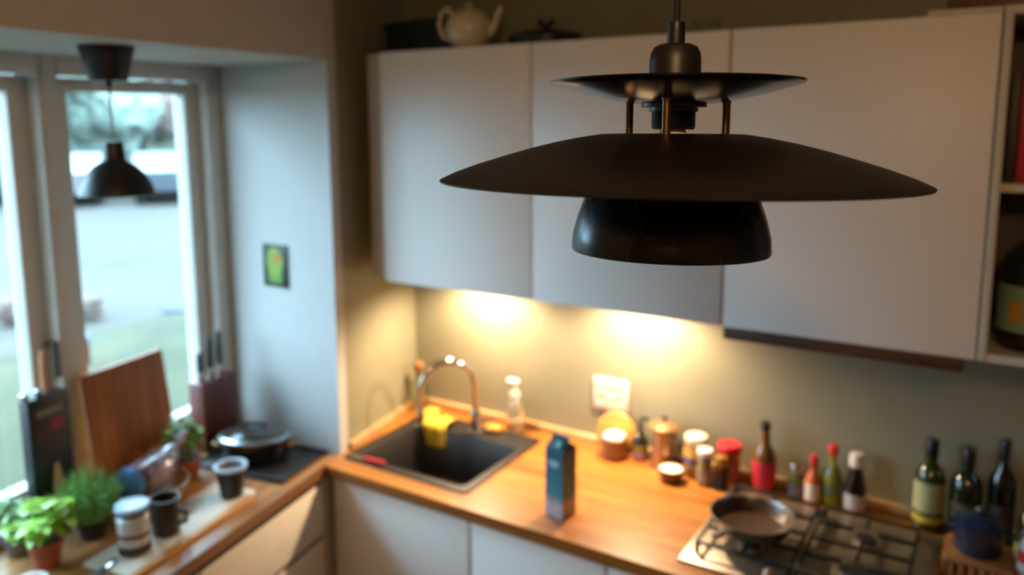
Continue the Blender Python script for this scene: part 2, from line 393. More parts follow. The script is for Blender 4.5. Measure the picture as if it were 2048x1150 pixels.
# low white rail with a brown post on the lawn
zl = 0.0; P = on_z(170, 735, -0.08)
t = thing('garden_rail', 'low white rail on brown posts standing in the lawn', 'rail', P, WANG)
hh = z_at(P, 672)-P.z
MB().box(-0.45, 0.06, -0.03, 0.03, hh-0.05, hh, .005).obj('rail', mat('rail_white', '#4e5254', .8, spec=.1), t)
MB().box(0.0, 0.045, -0.022, 0.022, -0.08, hh-0.05).obj('post', mat('rail_post_brown', '#33190f', .9, spec=.1), t)
MB().box(-0.42, -0.38, -0.02, 0.02, -0.08, hh-0.05).obj('post', MATS['rail_post_brown'], t)

# ================================================================== KITCHEN CARCASSES
X0, YF, ZB, ZT = -0.065, -0.391, 1.524, 2.322
def wall_cab(x, wd, label, hood=False):
    t = thing('wall_cabinet', label, 'cabinet', (x, 0, ZB), 0, 'row of handleless wall cabinets')
    h = ZT-ZB
    MB().box(0.002, wd-0.002, YF+0.021, -0.002, 0.0, h-0.004, 0.002).obj('body', CARC, t)
    MB().box(0.0035, wd-0.0035, YF, YF+0.018, 0.0, h, 0.0018).obj('door', FRONT, t)
    return t
wall_cab(X0, 0.6, 'wide off-white wall cabinet above the sink, next to the filler panel')
wall_cab(X0+0.6, 0.6, 'off-white wall cabinet above the milk carton, between its two neighbours')
hc = wall_cab(X0+1.2, 0.6, 'off-white wall cabinet over the hob with a brown hood lip')
MB().box(0.004, 0.575, YF+0.004, -0.03, -0.036, -0.001, 0.003).obj('hood_lip', wood('hood_brown', '#3a2418', '#5a3a26', 0.5), hc)['label'] = 'dark brown extractor hood lip under the door'
xl = -0.27+0.178*0.391
# filler panel between the wall and the first cabinet
tag(MB().box(-0.156, X0-0.002, YF+0.045, -0.01, ZB+0.002, ZT, 0.002).obj('filler_panel', CARC), 'narrow off-white filler panel between green wall and first wall cabinet', 'panel')

# open shelf unit at the right end
XS = X0+1.8
sh = thing('open_shelf', 'open white shelf unit right of the hob cabinet holding books and a big bottle', 'shelf', (XS, 0, ZB))
WS = 0.62
MB().box(0.001, 0.019, YF-0.004, -0.002, 0.0, 0.812, 0.0015).obj('side_panel', CARC, sh)
MB().box(WS-0.019, WS, YF-0.004, -0.002, 0.0, 0.812, 0.0015).obj('side_panel', CARC, sh)
MB().box(0.019, WS-0.019, YF-0.002, -0.012, 0.0, 0.019).obj('bottom_board', CARC, sh)
MB().box(0.019, WS-0.019, YF-0.002, -0.012, 0.793, 0.812).obj('top_board', CARC, sh)
MB().box(0.019, WS-0.019, YF+0.01, -0.012, 0.398, 0.417).obj('shelf_board', CARC, sh)
MB().box(0.019, WS-0.019, -0.012, -0.004, 0.0, 0.812).obj('back_board', mat('shelf_back', '#5a4d3e', .7), sh)
tag(MB().box(1.585, XS-0.002, YF+0.001, -0.06, ZT+0.0005, ZT+0.0135, .001).obj('white_board', CARC), 'thin white board lying on top of the hob wall cabinet', 'board')
tag(MB().box(1.62, 2.2, -0.33, -0.06, ZT+0.0150, ZT+0.075, .004).obj('wooden_tray', wood('tray_brown', '#4a2f1e', '#6d4a30')), 'brown wooden tray on top of the shelf unit and white board', 'tray')
# books
for i, (dx, wd, hh, col, tilt) in enumerate([(0.024, 0.020, 0.25, '#2a1c18', 0), (0.046, 0.022, 0.27, '#b02030', 0), (0.070, 0.030, 0.30, '#7e1c20', 0), (0.102, 0.026, 0.26, '#5a2b22', 0), (0.130, 0.03, 0.28, '#6b2a24', 0)]):
    nm = ['thin near-black book against the shelf side', 'bright red book beside the thin near-black one', 'dark red tall book on the upper shelf', 'rust brown book on the upper shelf', 'brick brown book at the end of the row'][i]
    t = thing('book', nm, 'book', (XS+dx, YF+0.03, ZB+0.4176), 0, 'books on the upper shelf')
    MB().box(0, wd, 0, 0.19, 0, hh, .002).obj('cover', mat('book_%d' % i, col, .5), t)
    MB().box(0.003, wd-0.003, 0.004, 0.192, hh-0.006, hh+0.0005).obj('pages', mat('paper_cream', '#cbbd9d', .8), t)

# ------------------------------------------------------------------ base cabinets
def base_cab(x0, x1, label):
    t = thing('base_cabinet', label, 'cabinet', (x0, 0, 0), 0, 'base cabinets below the sink worktop')
    MB().box(0.002, x1-x0-0.002, -0.575, -0.01, 0.10, 0.66, .001).obj('body', CARC, t)
    MB().box(0.002, x1-x0-0.002, -0.52, -0.05, 0.0, 0.10).obj('plinth', DARKGAP, t)
    MB().box(0.002, x1-x0-0.002, -0.572, -0.55, 0.66, 0.858).obj('front_rail', DARKGAP, t)
    MB().box(0.002, x1-x0-0.002, -0.598, -0.578, 0.11, 0.852, .006, 3).obj('door', FRONT, t)
    return t
base_cab(-0.155, 0.427, 'off-white base cabinet door below the black sink')
base_cab(0.430, 0.892, 'off-white base cabinet door below the milk carton')
base_cab(0.895, 1.495, 'off-white base cabinet door below the left half of the hob')
base_cab(1.498, 2.10, 'off-white base cabinet door below the wine bottles')
# worktop with sink cut-out, left end cut along the slanting wall
SX0, SX1, SY0, SY1 = -0.150, 0.385, -0.553, -0.045      # outer rim of the sink
HX0, HX1, HY0, HY1 = SX0+0.012, SX1-0.012, SY0+0.012, SY1-0.012
def xw(y): return -0.27 - 0.1777*y + 0.002
mb = MB(); ys = [-0.63, HY0, HY1, YB-0.001]
cols = [lambda y: xw(y), lambda y: HX0, lambda y: HX1, lambda y: 2.5]
V = {}
for k, z in enumerate((0.862, 0.90)):
    for i, fx in enumerate(cols):
        for j, y in enumerate(ys): V[i, j, k] = mb.bm.verts.new((fx(y), y, z))
for i in range(3):
    for j in range(3):
        if (i, j) == (1, 1): continue
        mb.bm.faces.new([V[i, j, 1], V[i+1, j, 1], V[i+1, j+1, 1], V[i, j+1, 1]]); mb.bm.faces.new([V[i, j, 0], V[i, j+1, 0], V[i+1, j+1, 0], V[i+1, j, 0]])
def side(a, b): mb.bm.faces.new([V[(*a, 0)], V[(*b, 0)], V[(*b, 1)], V[(*a, 1)]])
for i in range(3): side((i, 0), (i+1, 0)); side((i+1, 3), (i, 3)); side((0, i+1), (0, i)); side((3, i), (3, i+1))
side((1, 1), (1, 2)); side((1, 2), (2, 2)); side((2, 2), (2, 1)); side((2, 1), (1, 1))
tag(mb.obj('worktop', OAK, smooth=0), 'warm oiled beech worktop carrying sink and hob', 'worktop')
tag(MB().box(-0.250, 2.5, YB-0.022, YB-0.0015, 0.9002, 0.925, .003).obj('upstand_strip', STRIPW), 'pale wooden strip where beech worktop meets the back wall', 'strip')
o = wbox(MB(), -0.02, 0.487, -0.020, -0.0015, 0.9002, 0.925, .003).obj('upstand_strip', STRIPW, None, O, WANG); tag(o, 'pale wooden strip where beech worktop meets the slanting green wall', 'strip')

# ------------------------------------------------------------------ window counter with drawers
tag(wprism([(0.548, 0.0), (SC1+0.02, TW-0.001), (1.975, TW-0.001), (1.975, 0.0)], 0.862, 0.90).obj('window_worktop', wood('window_beech', '#8a5a30', '#b98a55', 0.38, 5, (0.08, 1, 1), (0.62, 0.045)), None, O, WANG, smooth=0), 'beech worktop filling the window niche', 'worktop')
CREAM = mat('cream_drawer_front', '#e2d6c4', 0.45)
def drawer_unit(s0, s1, label):
    t = thing('drawer_cabinet', label, 'cabinet', O, WANG, 'drawer cabinets below the window worktop')
    wbox(MB(), s0, s1-0.003, 0.022, 0.50, 0.10, 0.86).obj('body', CARC, t)
    wbox(MB(), s0, s1-0.003, 0.06, 0.45, 0.0, 0.10).obj('plinth', DARKGAP, t)
    for z0, z1 in ((0.655, 0.842), (0.385, 0.640), (0.115, 0.370)):
        dr = wbox(MB(), s0+0.002, s1-0.005, -0.002, 0.019, z0, z1, .006).obj('drawer', CREAM, t)
        wbox(MB(), s0+0.004, s1-0.007, 0.004, 0.019, z1, z1+0.010).obj('finger_groove', DARKGAP, dr)
    return t
drawer_unit(0.66, 1.26, 'cream drawer cabinet below the window worktop, next to the inner corner')
drawer_unit(1.262, 1.862, 'cream drawer cabinet below the window worktop, under the green herbs')
tag(wbox(MB(), 0.552, 0.656, 0.012, 0.50, 0.0, 0.858).obj('corner_filler', CARC, None, O, WANG), 'narrow filler panel in the inner corner below both worktops', 'panel')

# ------------------------------------------------------------------ under-cabinet puck lights
PUCK = mat('puck_diffuser', '#fff0d0', .5, emit=14.0, ecol=(1.0, 0.72, 0.40))
for i, (px_, py_) in enumerate([(985, 600), (1290, 655)]):
    x = on_y(px_, py_, YB).x
    lab = ['round under-cabinet light over the black sink', 'round under-cabinet light over the wall socket'][i]
    t = thing('puck_light', lab, 'lamp', (x, YB-0.135, ZB-0.0005), 0, 'lights below the wall cabinets')
    MB().lathe([(0, 0), (0.034, 0), (0.034, -0.010), (0.029, -0.012), (0.029, -0.009), (0, -0.009)], 24).obj('housing', STEEL, t)
    MB().lathe([(0, -0.0095), (0.028, -0.0095), (0.028, -0.0115), (0, -0.0115)], 24).obj('diffuser', PUCK, t)
    l = bpy.data.lights.new('puck_bulb', 'SPOT'); l.energy = SPOT_W; l.color = WARM; l.spot_size = math.radians(164); l.spot_blend = 0.6; l.shadow_soft_size = 0.025
    lo = bpy.data.objects.new('puck_bulb', l); C.objects.link(lo); lo.location = (x, YB-0.135, ZB-0.02); lo.rotation_euler = (0, 0, 0)

# flush ceiling lamp behind the photographer
gc = Vector((2.0, -3.0, ZC))
t = thing('ceiling_lamp', 'flush round opal ceiling lamp behind the photographer', 'lamp', gc)
MB().lathe([(0, -0.0005), (0.17, -0.0005), (0.17, -0.025), (0.16, -0.025), (0, -0.02)], 36).obj('base_ring', BLACKM, t)
MB().lathe([(0.158, -0.022), (0.155, -0.045), (0.12, -0.072), (0.06, -0.086), (0, -0.09)], 36).obj('opal_shade', mat('opal_glass', '#fff1dc', .4, emit=3.0, ecol=(1, .68, .38)), t)
l = bpy.data.lights.new('ceiling_bulb', 'POINT'); l.energy = POINT_CEIL; l.color = (1.0, 0.60, 0.30); l.shadow_soft_size = 0.07
lo = bpy.data.objects.new('ceiling_bulb', l); C.objects.link(lo); lo.location = (gc.x, gc.y, ZC-0.17)

# ================================================================== THE BIG PENDANT
LC = Vector((1.459, -1.7212, 2.0351)); AX = Vector((-0.0006, 0.0285, 1)).normalized()
t = thing('pendant_lamp', 'large black tiered pendant lamp with brass struts hanging in the foreground', 'lamp', LC, rot=Vector((0, 0, 1)).rotation_difference(AX).to_euler())
T0 = t
def shell(prof, th=0.0016):      # outer profile then back along the inside
    return prof + [(max(r-th*0.4, 0.0008), z-th) for r, z in reversed(prof)]
rh = Vector((RT.x, RT.y, 0)).normalized(); fh = Vector((FW.x, FW.y, 0)).normalized()
MB().lathe(shell([(0.058, 0.0508), (0.075, 0.0503), (0.10, 0.0464), (0.125, 0.0412), (0.15, 0.0350), (0.18, 0.0262), (0.21, 0.0168), (0.235, 0.0075), (0.2488, 0.0010), (0.25, 0.0)]) + [(0.058, 0.0508)], 128).obj('main_shade', BLACKM, t, smooth=50)
MB().lathe(shell([(0.022, 0.083), (0.045, 0.0833), (0.07, 0.0872), (0.10, 0.0945), (0.12, 0.1000), (0.1300, 0.1032), (0.1307, 0.1040)], -0.0016) + [(0.022, 0.083)], 96).obj('upper_shade', mat('satin_black_lacquer', '#14100d', 0.2, var=.08, vs=30), t, smooth=50)
dome = [(0.020, 0.030), (0.045, 0.0265), (0.065, 0.0165), (0.082, 0.000), (0.0930, -0.020), (0.1000, -0.040), (0.1044, -0.058), (0.1056, -0.073)]
MB().lathe(shell(dome, 0.0022) + [dome[0]], 96).obj('lower_shade', cracked('cracked_black_lacquer', '#0e0d0d', '#6a6660'), t, smooth=50)
MB().lathe([(0.0225, 0.084), (0.0268, 0.086), (0.0268, 0.127), (0.0258, 0.135), (0.0225, 0.1415), (0.0165, 0.1445), (0.0095, 0.1445)] + [(0, 0.1445)], 40).obj('cap', BLACKM, t)
MB().lathe([(0, 0.144), (0.009, 0.144), (0.0093, 0.1455), (0.0090, 0.1672), (0.004, 0.1676), (0, 0.1676)], 24).obj('strain_relief', BLACKM, t)
sk = [(0.018, 0.0835), (0.034, 0.0828), (0.034, 0.0790), (0.0255, 0.0785), (0.0255, 0.0745)]
for k in range(7): sk += [(0.0235, 0.0740-k*0.0026), (0.0222, 0.0727-k*0.0026)]
sk += [(0.0215, 0.0553), (0.0, 0.0553)]
MB().lathe(sk, 36).obj('bulb_socket', BLACKP, t, smooth=20)
MB().lathe([(0.0, 0.0552), (0.013, 0.0552), (0.016, 0.047), (0.028, 0.020), (0.030, 0.0), (0.026, -0.016), (0.014, -0.027), (0, -0.029)], 28).obj('bulb', mat('frosted_bulb', '#e9e6dc', .4, trans=.2), t)
for ad in (10, 130, 250):
    a = math.radians(ad); v = (rh*math.cos(a)+fh*math.sin(a))*0.060
    st = MB().tube([(v.x, v.y, 0.0500), (v.x, v.y, 0.0855)], 0.0045, 14).obj('strut', BRASS, t)
    MB().lathe([(0, 0.0842), (0.0055, 0.0842), (0.0055, 0.0868), (0, 0.0868)], 14, cx=v.x, cy=v.y).obj('strut_collar', BRASS, st)
    v2 = v.normalized()*0.0625
    MB().tube([(v2.x, v2.y, 0.0175), (v2.x, v2.y, 0.0500)], 0.0035, 10).obj('inner_strut', BRASS, t)
ZTOP = (ZC-LC.z)/AX.z
MB().tube([(0, 0, 0.167), (0, 0, ZTOP)], 0.0035, 12).obj('cord', mat('black_cord', '#0d0c0b', .7), t)
MB().lathe([(0, ZTOP), (0.055, ZTOP), (0.05, ZTOP-0.05), (0.01, ZTOP-0.06), (0, ZTOP-0.06)], 24).obj('ceiling_cup', BLACKM, t)

# ================================================================== WINDOW PENDANT
Pc = on_z(212, 92, ZL)
t = thing('niche_pendant', 'small black dome pendant hanging in the window niche', 'lamp', Pc)
k = depth(Pc)/F
hc_ = 68*k*1.02
MB().lathe([(0, 0), (53*k, 0), (53*k, -0.004), (36*k, -hc_), (0, -hc_)], 36).obj('ceiling_cup', BLACKM, t)
zs = z_at(Pc, 283)-ZL; zr = z_at(Pc, 388)-ZL
MB().tube([(0, 0, -hc_+0.002), (0, 0, -hc_-0.016)], [0.010, 0.005]).obj('cord_grip', BLACKP, t)
MB().tube([(0, 0, -hc_-0.01), (0, 0, zs+0.002)], 0.0032).obj('cord', mat('pale_cord', '#8d9498', .5), t)
R = 75*k; hN = (zs-zr)
pr = [(0, zs), (19*k, zs), (22*k, zs-0.33*hN), (24*k, zs-0.37*hN), (40*k, zs-0.46*hN), (55*k, zs-0.60*hN), (67*k, zs-0.78*hN), (74*k, zs-0.95*hN), (R, zr)]
MB().lathe(pr + [(r*0.965, z-0.002) for r, z in reversed(pr[2:])] + [(0, zs-0.36*hN)], 48).obj('shade', BLACKM, t)

# ------------------------------------------------------------------ picture on the reveal
rv = (W(SC1, TW)-W(SC0, 0)).normalized(); rn = Vector((0, 0, 1)).cross(rv)
if rn.dot(CAM-W(SC0, 0)) < 0: rn = -rn
def on_rev(x, y):
    d = ray(x, y); return CAM + d*((W(SC0, 0)-CAM).dot(rn)/d.dot(rn))
a, b = on_rev(529, 531), on_rev(577, 533); zt_, zb_ = on_rev(553, 489).z, on_rev(553, 573).z
mid = (a+b)/2; wd = (b-a).length; mid.z = zb_; hp = zt_-zb_
ang = math.atan2((b-a).y, (b-a).x)
t = thing('small_picture', 'small dark framed green and yellow picture on the white reveal', 'picture', mid+rn*0.0005, ang)
MB().box(-wd/2, wd/2, -0.006, 0, 0, hp, .001).obj('frame', mat('picture_dark', '#1d2a18', .5), t)
MB().lathe([(0, 0), (wd*0.33, 0), (wd*0.33, 0.001), (0, 0.001)], 20, mtx=Matrix.Translation((0.0, -0.0062, hp*0.60)) @ Matrix.Rotation(math.radians(90), 4, 'X'), sy=1.25).obj('print_green', mat('print_green', '#7f9a3c', .6), t)
MB().box(-wd*0.28, wd*0.26, -0.0068, -0.0061, hp*0.10, hp*0.5).obj('print_green', mat('print_leaf', '#5f8a34', .6), t)
MB().lathe([(0, 0), (wd*0.14, 0), (wd*0.14, 0.001), (0, 0.001)], 16, mtx=Matrix.Translation((wd*0.10, -0.0072, hp*0.68)) @ Matrix.Rotation(math.radians(90), 4, 'X')).obj('print_orange', mat('print_orange', '#b9742c', .6), t)

# ================================================================== SINK AND FAUCET
SINK = mat('black_composite', '#1b1815', 0.45, var=0.15, vs=200, bump=0.1, bs=600)
t = thing('kitchen_sink', 'black composite sink let into the beech worktop', 'sink', (SX0, SY0, 0.9))
wx, wy = SX1-SX0, SY1-SY0
ix0, ix1, iy0, iy1 = 0.042, wx-0.034, 0.036, wy-0.115; dz = -0.19
mb = MB()
def ring(x0, x1, y0, y1, z, r=0.02, n=5):
    pts = []
    for cx, cy, a0 in ((x1-r, y1-r, 0), (x0+r, y1-r, 90), (x0+r, y0+r, 180), (x1-r, y0+r, 270)):
        for q in range(n): a = math.radians(a0+90*q/(n-1)); pts.append(mb.bm.verts.new((cx+r*math.cos(a), cy+r*math.sin(a), z)))
    return pts
R_ = [ring(0.016, wx-0.016, 0.016, wy-0.016, -0.035), ring(0.014, wx-0.014, 0.014, wy-0.014, 0.0005), ring(0, wx, 0, wy, 0.0005), ring(0.001, wx-0.001, 0.001, wy-0.001, 0.007), ring(ix0-0.004, ix1+0.004, iy0-0.004, iy1+0.004, 0.007, .03), ring(ix0, ix1, iy0, iy1, 0.002, .03), ring(ix0+0.008, ix1-0.008, iy0+0.008, iy1-0.008, dz+0.01, .035), ring(ix0+0.02, ix1-0.02, iy0+0.02, iy1-0.02, dz, .03)]
for a, b in zip(R_, R_[1:]):
    for i in range(len(a)): mb.bm.faces.new([a[i], a[(i+1) % len(a)], b[(i+1) % len(a)], b[i]])
mb.bm.faces.new(R_[-1])
mb.obj('basin', SINK, t, smooth=40)
MB().lathe([(0, 0.001), (0.038, 0.001), (0.040, 0.003), (0.02, 0.003), (0.018, 0.001), (0, 0.0012)], 24, cx=wx*0.5, cy=iy0+0.17).obj('drain', CHROME, t, loc=(0, 0, dz))
ovx = on_y(880, 880, SY0+iy1-0.006)
MB().lathe([(0, 0), (0.013, 0), (0.013, 0.004), (0, 0.005)], 18, mtx=Matrix.Translation((ovx.x-SX0, iy1-0.004, ovx.z-0.9)) @ Matrix.Rotation(math.radians(90), 4, 'X')).obj('overflow', CHROME, t)
# dishes left in the basin
bz = 0.9+dz
tag(MB().lathe([(0, 0.004), (0.055, 0.004), (0.075, 0.02), (0.083, 0.035), (0.080, 0.036), (0.070, 0.022), (0.05, 0.009), (0, 0.009)], 28).obj('soup_plate', mat('brown_glaze', '#8a6a4c', .3), None, (.19, -.36, bz+.001)), 'brown glazed soup plate lying in the sink', 'plate')
for i, (x, y, a) in enumerate([(.01, -.43, 0.3), (.01, -.33, 0.9), (.22, -.225, 0.15)]):
    lab = ['steel spoon beside the soup plate in the sink, nearest the basin wall', 'steel spoon in the sink lying against the soup plate', 'steel spoon in the sink near the drain corner'][i]
    tt = thing('spoon', lab, 'spoon', (x, y, bz+0.002), a, 'spoons in the sink')
    MB().tube([(-0.08, 0, 0.003), (0.0, 0, 0.006), (0.05, 0, 0.004)], [0.0045, 0.003, 0.003], 8).obj('handle', STEEL, tt)
    MB().ico((0.068, 0, 0.006), 0.02, 2, 0, (1.2, 0.8, 0.25)).obj('bowl', STEEL, tt)
# faucet
fb = on_z(951, 862, 0.907); fb.y = min(fb.y, SY1-0.045)
k = depth(fb)/F
ft = thing('kitchen_faucet', 'chrome gooseneck faucet on the back ledge of the sink', 'faucet', (fb.x, fb.y, 0.9072))
MB().lathe([(0, 0), (0.027, 0), (0.027, 0.006), (0.021, 0.010), (0.021, 0.075), (0.017, 0.085), (0, 0.085)], 28).obj('base', CHROME, ft)
topz = z_at(fb, 714)-0.907
tip = Vector((-0.13, -0.175, 0)); Lh = tip.length; tdir = tip.normalized()
rr_ = Lh/2; zc_ = topz-rr_*1.0-0.005
pts = [(0, 0, 0.08), (0, 0, 0.12), (0, 0, zc_)]
for q in range(1, 13):
    a = math.pi*q/12; r_ = rr_*(1-math.cos(a)); pts.append((tdir.x*r_, tdir.y*r_, zc_+rr_*math.sin(a)))
pts += [(tip.x, tip.y, zc_-0.03), (tip.x, tip.y, zc_-0.075)]
MB().tube(pts, 0.0125, 16).obj('spout', CHROME, ft)
MB().tube([(tip.x, tip.y, zc_-0.07), (tip.x, tip.y, zc_-0.09)], 0.0145, 16).obj('aerator', CHROME, ft)
MB().tube([(0.018, -0.002, 0.045), (0.05, -0.01, 0.055), (0.10, -0.02, 0.075)], [0.012, 0.007, 0.006], 10).obj('lever', CHROME, ft)

# yellow cloth over the ledge
P = on_z(872, 815, 0.907); 
t = thing('dish_cloth', 'yellow dish cloth draped over the back rim of the sink', 'cloth', (on_z(872, 830, 0.91).x+.072, SY0+iy1+0.001, 0.9085), 0.08)
mb = MB(); n1, n2 = 12, 14; gv = {}
for i in range(n1+1):
    for j in range(n2+1):
        u_ = (i/n1-0.5)*0.105; q = j/n2
        if q < 0.55: y_, z_ = 0.07*(1-q/0.55)-0.004, 0.010+0.012*math.sin(i*1.1+q*4)*0.5+0.006
        else: y_, z_ = -0.012, 0.010-0.085*(q-0.55)/0.45
        gv[i, j] = mb.bm.verts.new((u_*(1-0.25*max(0, q-.55)/.45)+0.003*math.sin(q*9), y_+0.004*math.sin(i*1.3), z_))
for i in range(n1):
    for j in range(n2): mb.bm.faces.new([gv[i, j], gv[i+1, j], gv[i+1, j+1], gv[i, j+1]])
cl = mb.obj('cloth', mat('yellow_cloth', '#d9b437', .85, var=.1, vs=60, bump=.3, bs=300), t, smooth=180)
sm = cl.modifiers.new('thick', 'SOLIDIFY'); sm.thickness = 0.006
tag(MB().box(-0.05, 0.05, -0.028, 0.028, 0, 0.03, .008).obj('sponge', mat('yellow_sponge', '#cfa43a', .95, var=.15, vs=150, bump=.6, bs=200), None, (-.104, -.096, 0.9085), 1.57), 'yellow sponge on the sink ledge behind the dish cloth', 'sponge')
P = on_z(1000, 855, .907)
tag(MB().box(-0.03, 0.03, -0.02, 0.02, 0, 0.022, .008, 3).obj('soap_bar', mat('amber_soap', '#d98f35', .4), None, (P.x, min(P.y, SY1-.03), 0.9085), 0.3), 'small amber soap bar beside the faucet', 'soap')

# generic lathe container ------------------------------------------------
def vessel(name, label, cat, spec, parts, group=None, z=0.9, dy=0.0, n=28, shift=None, rz=0.0, at=None):
    """spec = (x, ybottom, ytop, width[, rt]); parts = (name, material, profile in (r/R, z/H))"""
    c, R, H = place(*spec, z=z)
    if c.y > YB-0.024-R and abs(z-0.9) < 1e-6: c.y = YB-0.024-R
    if shift: c += Vector(shift)
    if at is not None: c = Vector((at[0], at[1], z))
    t = thing(name, label, cat, c + Vector((0, 0, 0.0005)), rz, group)
    for pn, mt, prof in parts:
        MB().lathe([(r*R, zz*H) for r, zz in prof], n).obj(pn, mt, t)
    return t, c, R, H
def cyl(r, z0, z1, b=0.02): return [(0, z0), (r-b, z0), (r, z0+b*0.5), (r, z1-b*0.5), (r-b, z1), (0, z1)]

# glass carafe in the corner
vessel('glass_carafe', 'clear glass carafe with a round cork stopper in the corner behind the sink', 'carafe', (822, 806, 712, 40, 0.3), [
    ('flask', pane_mat('carafe_glass', (.90, .92, .84)), [(0, 0), (0.95, 0), (1, 0.03), (1, 0.55), (0.55, 0.72), (0.42, 0.8), (0.42, 0.93), (0.36, 0.93), (0.36, 0.8), (0.5, 0.71), (0.93, 0.54), (0.93, 0.05), (0, 0.03)]),
    ('stopper', mat('cork', '#8a5a34', .8, var=.2, vs=80), [(0, 0.84), (0.34, 0.84), (0.36, 0.93), (0.5, 0.96), (0.5, 1.05), (0.3, 1.1), (0, 1.11)])], at=(-.196, -.034))
# clear soap bottle with a white pump
t, c, R, H = vessel('soap_dispenser', 'clear plastic soap bottle with a white pump behind the sink', 'bottle', (1027, 876, 765, 38, 0.3), [
    ('bottle', mat('clear_plastic', '#e9e4d6', .15, trans=.85), [(0, 0), (0.9, 0), (1, 0.04), (1, 0.5), (0.6, 0.62), (0.42, 0.66), (0, 0.66)]),
    ('collar', mat('white_plastic', '#e6e2d8', .4), [(0, 0.66), (0.5, 0.66), (0.5, 0.76), (0, 0.76)])], at=(on_z(1027, 862).x, -.005))
MB().tube([(0, 0, 0.75*H), (0, 0, 0.95*H)], R*0.18).obj('pump_stem', MATS['white_plastic'], t)
MB().box(-R*0.9, R*0.45, -R*0.4, R*0.4, 0.93*H, 1.0*H, R*.2).obj('pump_head', MATS['white_plastic'], t)
# red handled paring knife by the front corner of the sink
P = on_z(697, 906, .907)
t = thing('paring_knife', 'small paring knife with a red handle at the corner of the sink', 'knife', (-.060, -.537, 0.9085), 0.06)
MB().box(0, 0.09, -0.008, 0.008, 0, 0.012, .004).obj('handle', mat('red_plastic', '#b5272a', .35), t)
MB().prism([(-0.08, -0.002), (0, -0.008), (0, 0.006), (-0.06, 0.006)], 0.004, 0.0055).obj('blade', CHROME, t, smooth=0)

# ------------------------------------------------------------------ socket
a, b = on_y(1190, 784, YB), on_y(1258, 792, YB)
zt_, zb_ = on_y(1224, 757, YB).z, on_y(1224, 819, YB).z
t = thing('wall_socket', 'white double wall socket above the worktop', 'socket', ((a.x+b.x)/2, YB-0.0005, zb_))
wd = b.x-a.x; hp = zt_-zb_; WP = mat('white_socket', '#ded9cc', .35)
MB().box(-wd/2, wd/2, -0.012, 0, 0, hp, .004).obj('cover_plate', WP, t)
for s_ in (-1, 1):
    MB().lathe([(0.02, 0), (0.021, 0.002), (0.0215, 0), (0.019, -0.0005), (0, -0.0005)], 20, mtx=Matrix.Translation((s_*wd*0.25, -0.0128, hp*0.36)) @ Matrix.Rotation(math.radians(90), 4, 'X')).obj('outlet', mat('socket_shadow', '#b9b2a2', .4), t)
MB().box(-wd*0.42, wd*0.42, -0.016, -0.012, hp*0.72, hp*0.92, .002).obj('switch_rocker', WP, t)

# ------------------------------------------------------------------ milk carton
P = on_z(1121, 1040); kk = depth(P)/F
t = thing('milk_carton', 'tall teal blue gable-top milk carton on the beech worktop', 'carton', (0, 0, 0))
hw = 0.0335; rz = math.radians(-12)
ctr = P + hdir(P)*hw*1.25
t.location = (ctr.x, ctr.y, 0.9005); t.rotation_euler = (0, 0, rz)
Ht = z_at(ctr, 870)-0.9; hb = Ht*0.85
def carton_mat():
    M = mat('teal_carton', '#0f5862', .38); nt = M.node_tree; b_ = nt.nodes['Principled BSDF']
    tc = nt.nodes.new('ShaderNodeTexCoord'); sp = nt.nodes.new('ShaderNodeSeparateXYZ'); nt.links.new(tc.outputs['Object'], sp.inputs[0])
    nz = nt.nodes.new('ShaderNodeTexNoise'); nz.inputs['Scale'].default_value = 40; nt.links.new(tc.outputs['Object'], nz.inputs['Vector'])
    ad = nt.nodes.new('ShaderNodeMath'); ad.operation = 'MULTIPLY_ADD'; ad.inputs[1].default_value = 0.04; nt.links.new(nz.outputs['Fac'], ad.inputs[0]); nt.links.new(sp.outputs['Z'], ad.inputs[2])
    cr = nt.nodes.new('ShaderNodeValToRGB'); e = cr.color_ramp.elements
    mr = nt.nodes.new('ShaderNodeMath'); mr.operation = 'DIVIDE'; mr.inputs[1].default_value = Ht; nt.links.new(ad.outputs[0], mr.inputs[0])
    e[0].position = 0.0; e[0].color = (*rgb('#8f8a92'), 1); e[1].position = 1.0; e[1].color = (*rgb('#114a58'), 1)
    for pos, col in ((0.24, '#9a8f93'), (0.34, '#2c6a70'), (0.5, '#0e6270'), (0.8, '#12505f')):
        q = e.new(pos); q.color = (*rgb(col), 1)
    nt.links.new(mr.outputs[0], cr.inputs[0]); nt.links.new(cr.outputs[0], b_.inputs['Base Color']); return M
mb = MB(); v = lambda x, y, z: mb.bm.verts.new((x, y, z))
b0 = [v(-hw, -hw, 0), v(hw, -hw, 0), v(hw, hw, 0), v(-hw, hw, 0)]; b1 = [v(-hw, -hw, hb), v(hw, -hw, hb), v(hw, hw, hb), v(-hw, hw, hb)]
g0, g1 = v(-hw*0.97, 0, Ht*0.95), v(hw*0.97, 0, Ht*0.95); h0, h1 = v(-hw*0.97, 0.001, Ht), v(hw*0.97, 0.001, Ht)
i0, i1 = v(-hw*0.45, 0, Ht*0.93), v(hw*0.45, 0, Ht*0.93)
for q in ([b0[3], b0[2], b0[1], b0[0]], [b0[0], b0[1], b1[1], b1[0]], [b0[1], b0[2], b1[2], b1[1]], [b0[2], b0[3], b1[3], b1[2]], [b0[3], b0[0], b1[0], b1[3]], [b1[0], b1[1], g1, g0], [b1[2], b1[3], g0, g1], [b1[1], i1, g1], [b1[2], g1, i1], [b1[1], b1[2], i1], [b1[3], i0, g0], [b1[0], g0, i0], [b1[3], b1[0], i0]): mb.bm.faces.new(q)
mb.box(-hw*0.97, hw*0.97, -0.0015, 0.0015, Ht*0.945, Ht)
mb.obj('carton_body', carton_mat(), t, smooth=20)
INK = mat('pale_print', '#9fc0c8', .5)
